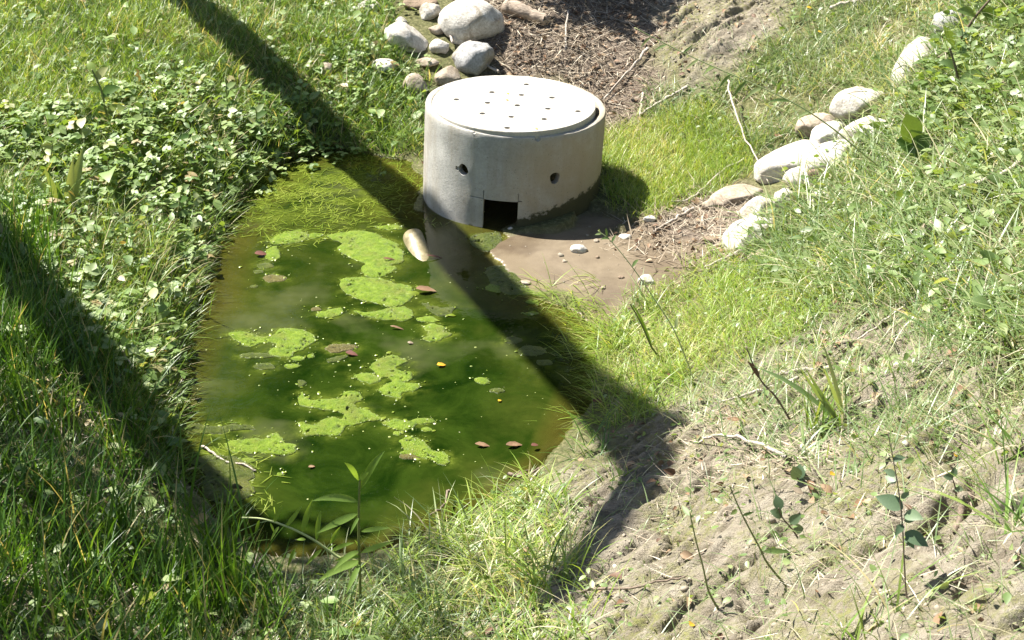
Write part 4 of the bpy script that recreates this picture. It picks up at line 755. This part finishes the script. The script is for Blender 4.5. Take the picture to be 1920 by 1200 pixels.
TU = [(1000,925,34,(.14,.28),(.005,.009),(.3,1.),(.5,1.6),'arching pale tuft at the near right shore under the tan leaves','fine',.05),
 (965,960,40,(.12,.26),(.004,.007),(.3,1.),(.5,1.6),'dense light tuft left of the clay face','fine',.07),
 (930,1010,60,(.12,.26),(.003,.007),(.3,1.),(.5,1.5),'wide pale tuft spreading below the light one','pale',.10),
 (1025,1100,46,(.18,.36),(.005,.009),(.2,.9),(.4,1.4),'dark green tuft with long arching blades beside the red leaf','mid',.05),
 (860,1140,46,(.16,.30),(.005,.009),(.3,1.),(.4,1.4),'light tuft leaning left at the bottom centre','pale',.08),
 (790,1195,40,(.14,.28),(.005,.009),(.2,.8),(.3,1.2),'green tuft at the bottom edge left of centre','mid',.06),
 (960,1185,40,(.16,.30),(.005,.009),(.2,.9),(.4,1.4),'dark tuft at the bottom edge under the long blades','mid',.06),
 (1165,905,14,(.12,.24),(.005,.009),(.4,1.),(.5,1.4),'thin tuft in the shade above the clay face','mid',.03),
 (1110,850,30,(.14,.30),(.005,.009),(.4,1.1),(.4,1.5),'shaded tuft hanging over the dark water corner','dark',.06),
 (1180,760,40,(.14,.28),(.005,.009),(.3,1.),(.5,1.5),'sunny tuft at the shore near the red leaf','fine',.07),
 (1240,720,36,(.12,.26),(.005,.009),(.3,1.),(.4,1.4),'yellowish tuft above the shore shadow','fine',.07),
 (1150,640,34,(.16,.32),(.005,.009),(.4,1.),(.6,1.6),'looping grass bending over the mud edge','fine',.06),
 (1215,580,36,(.12,.28),(.005,.009),(.3,1.),(.5,1.5),'pale tuft behind the whitish pebble','pale',.06),
 (1545,805,34,(.14,.32),(.005,.010),(.1,.8),(.1,.7),'tuft of broad stiff blades on the clay bank','mid',.03),
 (1520,860,30,(.14,.26),(.005,.009),(.6,1.2),(.4,1.2),'thin hanging tuft under the broad blades','pale',.05),
 (1600,500,120,(.14,.30),(.005,.009),(.5,1.1),(.6,1.5),'thick drooping green tuft on the right bank','mid',.07),
 (1905,655,46,(.22,.46),(.006,.011),(.6,1.2),(.2,.9),'large tuft of long blades hanging at the right edge','pale',.05),
 (1640,1185,26,(.16,.32),(.004,.009),(.2,1.),(.3,1.1),'tuft growing low on the clay','mid',.04),
 (1915,985,34,(.2,.40),(.006,.012),(.5,1.1),(.2,.9),'long bladed tuft at the lower right edge','mid',.04),
 (1560,920,22,(.14,.28),(.005,.009),(.8,1.3),(.2,.7),'flat spread tuft beside the big yellow leaf','pale',.04),
 (1900,860,20,(.2,.36),(.005,.009),(.4,1.),(.2,.8),'sparse tuft above the dark hollow at right','mid',.05),
 (1440,760,16,(.10,.2),(.005,.009),(.3,.9),(.3,1.),'small tuft left of the broad blades','pale',.04),
 (1590,60,60,(.16,.30),(.005,.009),(.3,1.),(.5,1.5),'grass tuft at the top centre right','pale',.12),
 (1620,130,60,(.16,.30),(.005,.009),(.3,1.),(.6,1.6),'drooping tuft left of the steep white stone','mid',.10),
 (1470,410,36,(.12,.26),(.005,.009),(.2,.8),(.4,1.3),'tuft of stalks in front of the cream stones','pale',.08),
 (1530,420,34,(.12,.24),(.005,.009),(.3,.9),(.4,1.3),'tuft right of the lowest big stone','pale',.08),
 (1700,400,60,(.12,.28),(.005,.009),(.4,1.1),(.4,1.4),'loose tuft under the broad dark leaf','pale',.10),
 (1800,520,60,(.14,.28),(.005,.009),(.4,1.1),(.4,1.4),'loose tuft left of the long hanging blades','pale',.10),
 (40,160,90,(.14,.28),(.005,.009),(.05,.6),(.2,1.),'bright upright tuft near the upper left corner','fine',.12),
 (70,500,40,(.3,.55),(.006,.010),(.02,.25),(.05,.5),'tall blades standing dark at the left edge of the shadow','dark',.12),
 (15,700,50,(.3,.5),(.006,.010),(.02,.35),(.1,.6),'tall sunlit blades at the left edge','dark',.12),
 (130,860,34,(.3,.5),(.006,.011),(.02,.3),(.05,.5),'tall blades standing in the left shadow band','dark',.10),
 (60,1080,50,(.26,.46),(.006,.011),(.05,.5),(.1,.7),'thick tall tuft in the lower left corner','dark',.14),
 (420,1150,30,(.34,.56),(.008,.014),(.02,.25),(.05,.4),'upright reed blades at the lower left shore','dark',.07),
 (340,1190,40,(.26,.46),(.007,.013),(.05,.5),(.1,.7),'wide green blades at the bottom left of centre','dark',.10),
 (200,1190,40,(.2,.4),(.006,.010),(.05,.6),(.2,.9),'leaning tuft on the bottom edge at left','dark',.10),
 (250,1000,50,(.14,.3),(.005,.009),(.3,1.),(.5,1.5),'pale looping tuft lit below the left shadow','pale',.10),
 (160,1040,40,(.2,.36),(.005,.008),(.1,.6),(.2,1.),'mid green tuft right of the corner blades','mid',.09),
 (500,1170,30,(.2,.38),(.005,.009),(.05,.4),(.1,.7),'thin dark blades right of the reeds','dark',.06),
 (640,1195,24,(.16,.32),(.004,.007),(.05,.5),(.1,.8),'dark stalks at the bottom beside the tall herb','dark',.06),
 (300,560,40,(.12,.26),(.004,.007),(.1,.6),(.2,1.),'sunlit tuft on the left bank near the big grey leaves','mid',.10),
 (290,330,40,(.12,.26),(.004,.007),(.1,.7),(.2,1.),'tuft among the creeping leaves','mid',.10)]
for t in TU: tuft(t[0], t[1], t[2], t[3], t[4], t[5], t[6], t[7], t[8], t[9])

def strip_leaf(A, B, wd, sag=.1, n=8, side=None, tint=.5):
    A, B = np.asarray(A, float), np.asarray(B, float); L_ = np.linalg.norm(B-A); d = (B-A)/L_
    s = np.cross(d, [0, -.8, .6]) if side is None else np.asarray(side); s = s/np.linalg.norm(s); nn = np.cross(s, d); V, F = [], []
    for i in range(n+1):
        t = i/n; hw = wd*.5*max(math.sin(math.pi*min(1, t**.75*.96+.03)), .03)**.9; c = A+(B-A)*t+np.array([0, 0, sag*L_*4*t*(1-t)])
        V += [c-s*hw+nn*hw*.22, c, c+s*hw+nn*hw*.22]
    for i in range(n): a = i*3; F += [(a, a+3, a+4, a+1), (a+1, a+4, a+5, a+2)]
    return np.array(V), np.array(F), np.full(len(V), tint)
def herb(name, base, path_px, stem_w, leaves, label, cat, mk='leafb', sk='stem', ydep=None, group=None, wl=.22, sag=.06, spread=.02):
    P = hit(*base); y0 = P[1]; s = pxm(P); root = empty(name, tuple(P), label, cat, group)
    def at(p): return on_y(p[0], p[1], y0+(0 if ydep is None else ydep*(base[1]-p[1])/100.))-P
    pts = smooth_path([np.zeros(3)]+[at(p) for p in path_px], 6*len(path_px)+6)
    V, F, _ = tube(pts, np.linspace(stem_w/s/2, stem_w/s/2*.5, len(pts)), 6); link('stem', raw_mesh('stem', V, F, True), M[sk], root)
    for a, b in leaves:
        A = at(a); B = at(b)+[0, rng.normal(0, spread), 0]; L_ = np.linalg.norm(B-A); leaf_obj('leaf', strip_leaf(A, B, L_*wl, sag+random.uniform(-.08, .08), tint=random.random()), M[mk], root)
    return root
def Z4(*p): return [(320+x/3, 700+y/3) for x, y in p]
LA = [((1055,722),(798,690)),((1056,602),(983,464)),((1062,600),(1126,470)),((1068,650),(1202,452)),((1050,790),(838,812)),((1072,890),(1235,862)),((1060,808),(1014,866)),
      ((1070,1030),(930,1000)),((1070,1010),(1250,985)),((1065,1050),(830,1130)),((1066,1060),(870,1150)),((1060,1000),(925,1020)),((1066,1070),(1000,1150)),((1070,985),(1035,935))]
herb('tall_herb', (674,1150), Z4((1066,1230),(1060,1000),(1058,800),(1062,640),(1066,590)), 7, [tuple(Z4(*l)) for l in LA], 'upright herb with long pointed leaves at the near shore of the pond', 'plant', mk='herb', wl=.16, spread=.06)
LB = [((500,825),(470,915)),((580,840),(632,720)),((650,862),(735,755)),((740,890),(798,715)),((820,940),(840,795)),((610,862),(565,930)),((760,935),(700,975)),((900,960),(960,840)),((905,1000),(1035,935)),((880,990),(930,960)),((850,990),(760,1080)),((700,985),(660,1080)),((560,840),(590,900))]
herb('arching_herb', (668,1120), Z4((1000,1080),(920,1020),(800,935),(660,865),(520,820),(400,812)), 6, [tuple(Z4(*l)) for l in LB], 'pale herb arching left over the water with hanging narrow leaves', 'plant', mk='herb', sk='lstem', wl=.16)
single_leaf(444,938,56,'white upturned leaf standing over the algae at the lower left shore','straw',ang=1.9,wd=.35,z=.06,tilt=1.1)
def Z2(*p): return [(1240+x*.35417, 800+y*.35417) for x, y in p]
herb('stalk_plant', Z2((300,970))[0], Z2((250,870),(220,740),(180,590),(150,450)), 5, [tuple(Z2(*l)) for l in [((150,470),(115,450)),((155,480),(180,465)),((170,530),(140,520))]], 'thin stalk with tiny leaves at the left of the clay slope', 'plant', wl=.4, ydep=.03)
herb('stalk_plant', Z2((660,850))[0], Z2((560,720),(520,640),(430,470),(360,310)), 5, [tuple(Z2(*l)) for l in [((540,660),(690,670)),((430,470),(500,480)),((380,360),(430,350))]], 'long leaning stalk crossing the middle of the clay', 'plant', wl=.2, ydep=.03)
herb('round_leaf_plant', Z2((1310,1110))[0], Z2((1300,900),(1285,700),(1275,500),(1250,300),(1200,30)), 4, [tuple(Z2(*l)) for l in [((1280,520),(1230,560)),((1280,430),(1150,410)),((1285,500),(1360,490)),((1290,560),(1400,600)),((1285,470),(1370,445)),((1270,380),(1310,340)),((1240,260),(1180,240)),((1225,180),(1290,160)),((1290,590),(1330,620)),((1240,300),(1200,300))]], 'weed with round blue green leaves standing on the clay', 'plant', mk='weedb', sk='bstem', wl=.55, ydep=.03, spread=.02)
herb('round_leaf_sprig', Z2((720,590))[0], Z2((690,540),(640,480),(620,430)), 4, [tuple(Z2(*l)) for l in [((630,440),(610,385)),((640,480),(575,450)),((680,510),(740,465)),((700,545),(760,560))]], 'small sprig of round leaves beside the clay hollow', 'plant', mk='weedb', sk='bstem', wl=.7, spread=.02)
herb('round_leaf_sprig', Z2((730,290))[0], Z2((720,270)), 4, [tuple(Z2(*l)) for l in [((720,280),(700,215)),((722,280),(745,230)),((722,280),(760,275))]], 'pale round leaf pair near the big yellow leaf', 'plant', mk='weedb', sk='bstem', wl=.8, spread=.02)
herb('round_leaf_sprig', Z2((1560,400))[0], Z2((1555,320),(1540,270)), 4, [tuple(Z2(*l)) for l in [((1550,330),(1600,330)),((1545,270),(1490,260)),((1545,265),(1560,225))]], 'round leaf sprig under the orange yellow leaf', 'plant', mk='weedb', sk='bstem', wl=.7, spread=.02)
def Z5(*p): return [(1100+x*.4271, 300+y*.4271) for x, y in p]
herb('mud_sprig', Z5((470,970))[0], Z5((390,760),(290,600),(200,470),(110,360),(50,310)), 2.5, [tuple(Z5(*l)) for l in [((100,345),(60,345)),((90,335),(85,300)),((70,325),(35,330)),((60,318),(50,290)),((110,360),(130,335)),((200,470),(230,450)),((390,740),(400,700))]], 'long thin stalk ending in a feathery sprig before the well shadow', 'plant', sk='lstem', wl=.3, ydep=.03)
herb('grass_stalk', Z5((330,870))[0], Z5((290,830),(240,720),(190,630)), 5, [tuple(Z5(*l)) for l in [((290,830),(190,625))]], 'single dark blade rising from the sunny shore grass', 'plant', mk='mid', wl=.045)
herb('dark_stalk', Z5((900,1160))[0], Z5((830,1040),(760,960),(700,820)), 5, [tuple(Z5(*l)) for l in [((760,960),(705,880)),((740,930),(725,960))]], 'dark leaning stalk left of the broad blades', 'plant', sk='bstem', mk='dleaf', wl=.2, ydep=.02)
herb('broad_blade_plant', (1560,815), [(1560,800)], 5, [tuple(Z5(*l)) for l in [((1100,1150),(750,975)),((1110,1150),(915,855)),((1120,1120),(1020,860)),((1130,1130),(1050,840)),((1140,1120),(1140,980)),((1120,1160),(950,890)),((1150,1120),(1190,1040)),((1120,1180),(970,960))]], 'sheaf of broad blades pointing up and left on the clay', 'plant', mk='pale', wl=.05, spread=.08, sag=.02)
# long weed arching in from the right
herb('long_weed', (1668,330), [(1620,290),(1560,240),(1500,200),(1430,165),(1300,108),(1190,52)], 3.5, [((1430,165),(1390,185)),((1400,152),(1372,180)),((1370,140),(1345,165)),((1340,126),(1320,150)),((1310,112),(1285,130)),((1280,100),(1300,85)),((1250,84),(1225,96)),((1220,70),(1200,88)),((1480,190),(1440,190)),((1455,178),(1470,150)),((1520,210),(1490,225))], 'long green weed stem arching left above the right bank', 'plant', wl=.16, ydep=-.18, spread=.03, sk='lstem')
herb('bush_stem', (1720,150), [(1745,120),(1790,85),(1830,30),(1860,-5)], 8, [((1790,85),(1770,50)),((1800,70),(1860,90)),((1830,30),(1790,20)),((1840,20),(1885,50)),((1755,110),(1720,130)),((1815,55),(1850,45))], 'slanting brown stem with large light leaves at the upper right', 'plant', sk='bstem', wl=.4, ydep=-.1)
herb('bush_stem', (1815,185), [(1800,160),(1790,120),(1780,90)], 7, [((1800,150),(1850,130)),((1795,130),(1760,120))], 'short woody stem under the brown curled leaf', 'plant', sk='bstem', wl=.4)
herb('broad_leaf_weed', (1725,310), [(1715,285),(1712,262)], 6, [((1712,262),(1745,275)),((1715,285),(1688,290)),((1712,268),(1700,215)),((1715,290),(1740,250)),((1716,280),(1680,262))], 'dark green broad toothed leaf hanging below the white stones', 'plant', mk='leaf', wl=.75, spread=.03)
herb('broad_leaf_weed', (128,400), [(125,385)], 7, [((120,395),(60,335)),((122,395),(85,310)),((126,395),(140,290)),((128,395),(155,275)),((124,395),(110,330)),((130,396),(165,350))], 'rosette of upright light green blades on the left bank', 'plant', mk='leafb', wl=.16, spread=.06, sag=.02)
herb('broad_leaf_weed', (205,235), [(200,215),(190,170),(172,130)], 6, [((190,170),(165,165)),((190,180),(225,165)),((180,150),(200,130)),((200,215),(160,205)),((200,210),(240,205)),((203,225),(180,245)),((204,225),(230,240)),((178,140),(160,120))], 'dark green leafy weed high on the left bank', 'plant', mk='mid', wl=.5, spread=.05)
for px, py, hh in ((150,300,60),(260,260,75),(350,300,60),(430,230,70),(330,420,65),(240,470,70),(480,260,55),(560,215,60),(300,640,80),(210,370,70),(400,330,60),(90,330,70)):
    dx = random.uniform(-14, 14); P_ = [(px+dx*.5, py-hh*.5), (px+dx, py-hh)]; lv = []
    for k in range(8):
        t_ = .25+.75*k/7; sx_ = (-1)**k*random.uniform(14, 26); bx, by = px+dx*t_, py-hh*t_; lv.append(((bx, by), (bx+sx_*(1.15-t_*.6), by-random.uniform(-4, 12))))
    herb('leafy_weed', (px, py), P_, 3.5, lv, 'upright leafy weed standing among the creeping leaves on the left bank', 'plant', mk='leaf', group='leafy weeds on the left bank', wl=.45, spread=.06)
for px, py, l, lab in ((115,448,40,'large grey green dock leaf on the left bank by the shadow'),(220,585,36,'upright pale leaf lower on the left bank'),(345,560,44,'broad grey leaf hanging at the left shore'),(285,525,40,'broad pale leaf above the left shore'),(250,590,26,'curled pale leaf beside the upright one'),(160,640,26,'grey leaf at the rim of the left shadow')):
    single_leaf(px, py, l, lab, 'leaf', 'weed_leaf', 'leaf', random.uniform(-.6, .9), .5, .07, .35, 'large weed leaves on the left bank')

# ---------------------------------------------------------------- trees: two leaning trunks whose shadows cross the pond, others beyond
def shadow_line_tree(pa, pb, back, r0, r1, label, a_lean, pend, limb=None, seed=3, bow=0.):
    G1_, G2_ = hit(*pa), hit(*pb); d = (G2_-G1_)[:2]; d /= np.linalg.norm(d)
    B = G1_[:2]-d*back; zb = float(zat(B[0], B[1]))-.2; z0 = (G1_[2]+G2_[2])/2; s_h = S[:2]/S[2]
    B3 = np.array([*(B+s_h*(zb-z0)), zb]); tdir = np.array([s_h[0]+a_lean*d[0], s_h[1]+a_lean*d[1], 1.])
    E = hit(*pend); length = ((E[:2]-B)@d)/a_lean
    pts = B3+np.linspace(0, length, 30)[:, None]*tdir; tt = np.linspace(0, 1, 30); pts[:, :2] += (bow*np.sin(np.pi*tt)**2)[:, None]*np.array([-d[1], d[0]])
    root = empty('leaning_tree', tuple(B3), label, 'tree')
    V, F, _ = tube(pts-B3, np.linspace(r0, r1, 30), 16, .10, seed); link('trunk', raw_mesh('trunk', V, F, True), BK['trunk'], root)
    if limb:                                           # a side limb whose shadow runs on from pa to pb
        L1, L2, h0, a2, r = limb; L1, L2 = hit(*L1), hit(*L2); d2 = (L2-L1)[:2]; n2 = np.linalg.norm(d2); d2 /= n2
        A = pts[-1]-tdir*h0; k = A[2]-L1[2]; A2 = np.array([*(L1[:2]+s_h*k), A[2]]); ld = np.array([*(s_h+a2*d2), 1.])
        lp = smooth_path([A, A2, A2+ld*(n2/a2)*.5, A2+ld*(n2/a2)], 20)
        V, F, _ = tube(lp-B3, np.linspace(r, r*.7, 20), 12, .1, seed+1); link('limb', raw_mesh('limb', V, F, True), BK['trunk'], root)
    return root, pts-B3, B3
t1 = shadow_line_tree((415,92), (948,640), 2.6, .145, .15, 'leaning tree behind the ditch whose trunk shadow falls across the pond', 1.35, (1190,850), ((1215,872), (1075,1120), .5, .9, .14), 3, .29)
t2 = shadow_line_tree((75,560), (310,880), 3.0, .19, .15, 'leaning tree left of the ditch whose trunk shadow darkens the left bank', 1.2, (385,990), None, 4)
def crown_cloud(center, rad, n, ls, seed, gap=.0):
    u = rng.normal(0, 1, (n*2, 3)); u /= np.linalg.norm(u, axis=1, keepdims=True); p = u*(rng.random(n*2)**.4)[:, None]
    p = p[fbm(p, 2.2, seed, 3) > gap][:n]; n = len(p); c = np.asarray(center)+p*np.asarray(rad)
    return stamp(*leaf_shape(2, .6, .3, .2), c, rot_up(n, np.abs(rng.normal(0, .9, n))), rng.uniform(.7, 1.3, n)*ls, rng.random(n))
kt = t2[1][-1][2]+t2[2][2]+.3; gt = hit(170, 1090); ct = gt+np.array([*(S[:2]/S[2]*(kt-gt[2])), kt-gt[2]])-t2[2]
leaf_obj('crown', [crown_cloud(ct, (1.5, 1.2, 1.), 1300, .11, 5, .02)], M['crown'], t2[0])
V, F, _ = tube(smooth_path([t2[1][-3], (t2[1][-1]+ct)/2+[0, 0, .3], ct], 12), np.linspace(.10, .03, 12), 8); link('limb', raw_mesh('limb', V, F, True), BK['trunk'], t2[0])
def shrub(px, py, h, r, label, seed):                  # off the frame's edge; only its shade is seen
    G = hit(px, py); B = G[:2]+S[:2]/S[2]*h; P = np.array([B[0], B[1], float(zat(B[0], B[1]))-.05]); root = empty('shrub', tuple(P), label, 'shrub')
    parts = [tube(smooth_path([(0, 0, 0), (.15*math.cos(a), .15*math.sin(a), h*.5), (.5*r*math.cos(a), .5*r*math.sin(a), h*1.05)], 10), np.linspace(.03, .008, 10), 8) for a in (0, 1.4, 2.7, 4., 5.2)]
    V, F, _ = join(parts); link('stems', raw_mesh('stems', V, F, True), BK['brown'], root)
    leaf_obj('foliage', [crown_cloud((0, 0, h), (r, r, r*.6), 1600, .09, seed, -.15)], M['crown'], root)
shrub(1150, -22, 2.0, .62, 'leafy shrub behind the ditch shading the brown litter at the top', 21)
def back_tree(x, y, h, seed, proto=[None]):
    P = np.array([x, y, float(zat(x, y))-.1])
    root = empty('background_tree', tuple(P), 'leafy tree standing beyond the ditch, mirrored dark in the pond', 'tree', 'trees beyond the ditch')
    if proto[0] is None:
        pts = smooth_path([(0, 0, 0), (.1, 0, 3), (0, .15, 6), (.1, 0, 10)], 20); T1 = tube(pts, np.linspace(.22, .06, 20), 12, .1, seed)
        limbs = [tube(smooth_path([(0, 0, z), (math.cos(a)*1.1, math.sin(a)*1.1, z+.9), (math.cos(a)*2.1, math.sin(a)*2.1, z+1.3)], 10), np.linspace(.09, .02, 10), 8) for z, a in ((2.5, .3), (3.4, 2.4), (4.4, 4.2), (5.5, 1.2), (6.4, 3.3), (7.2, 5.2))]
        V, F, _ = join([T1]+limbs); tm = raw_mesh('trunk', V, F, True); tm.materials.append(BK['trunk'])
        V, F, T = join([crown_cloud((0, 0, 7.2), (2.5, 2.5, 4.2), 6500, .2, 9, .02), crown_cloud((.4, 0, 3.4), (2.3, 2.3, 2.2), 2200, .2, 12, .02)]); cm = raw_mesh('crown', V, F, True); attr(cm, 'tint', T); cm.materials.append(M['crown'])
        proto[0] = (tm, cm)
    for nm, me in zip(('trunk', 'crown'), proto[0]):
        o = bpy.data.objects.new(nm, me); COL.objects.link(o); o.parent = root
    root.scale = (h/11,)*3; root.rotation_euler = (0, 0, seed*1.7)
for k, (x, y, h) in enumerate([(-4.6,19,12),(-1.0,18,11),(2.2,19,12),(5.5,18.5,11),(.6,22.5,13),(4.2,23,13),(-2.6,24,13),(8.5,16,10),(9,21,12)]): back_tree(x, y, h, k)
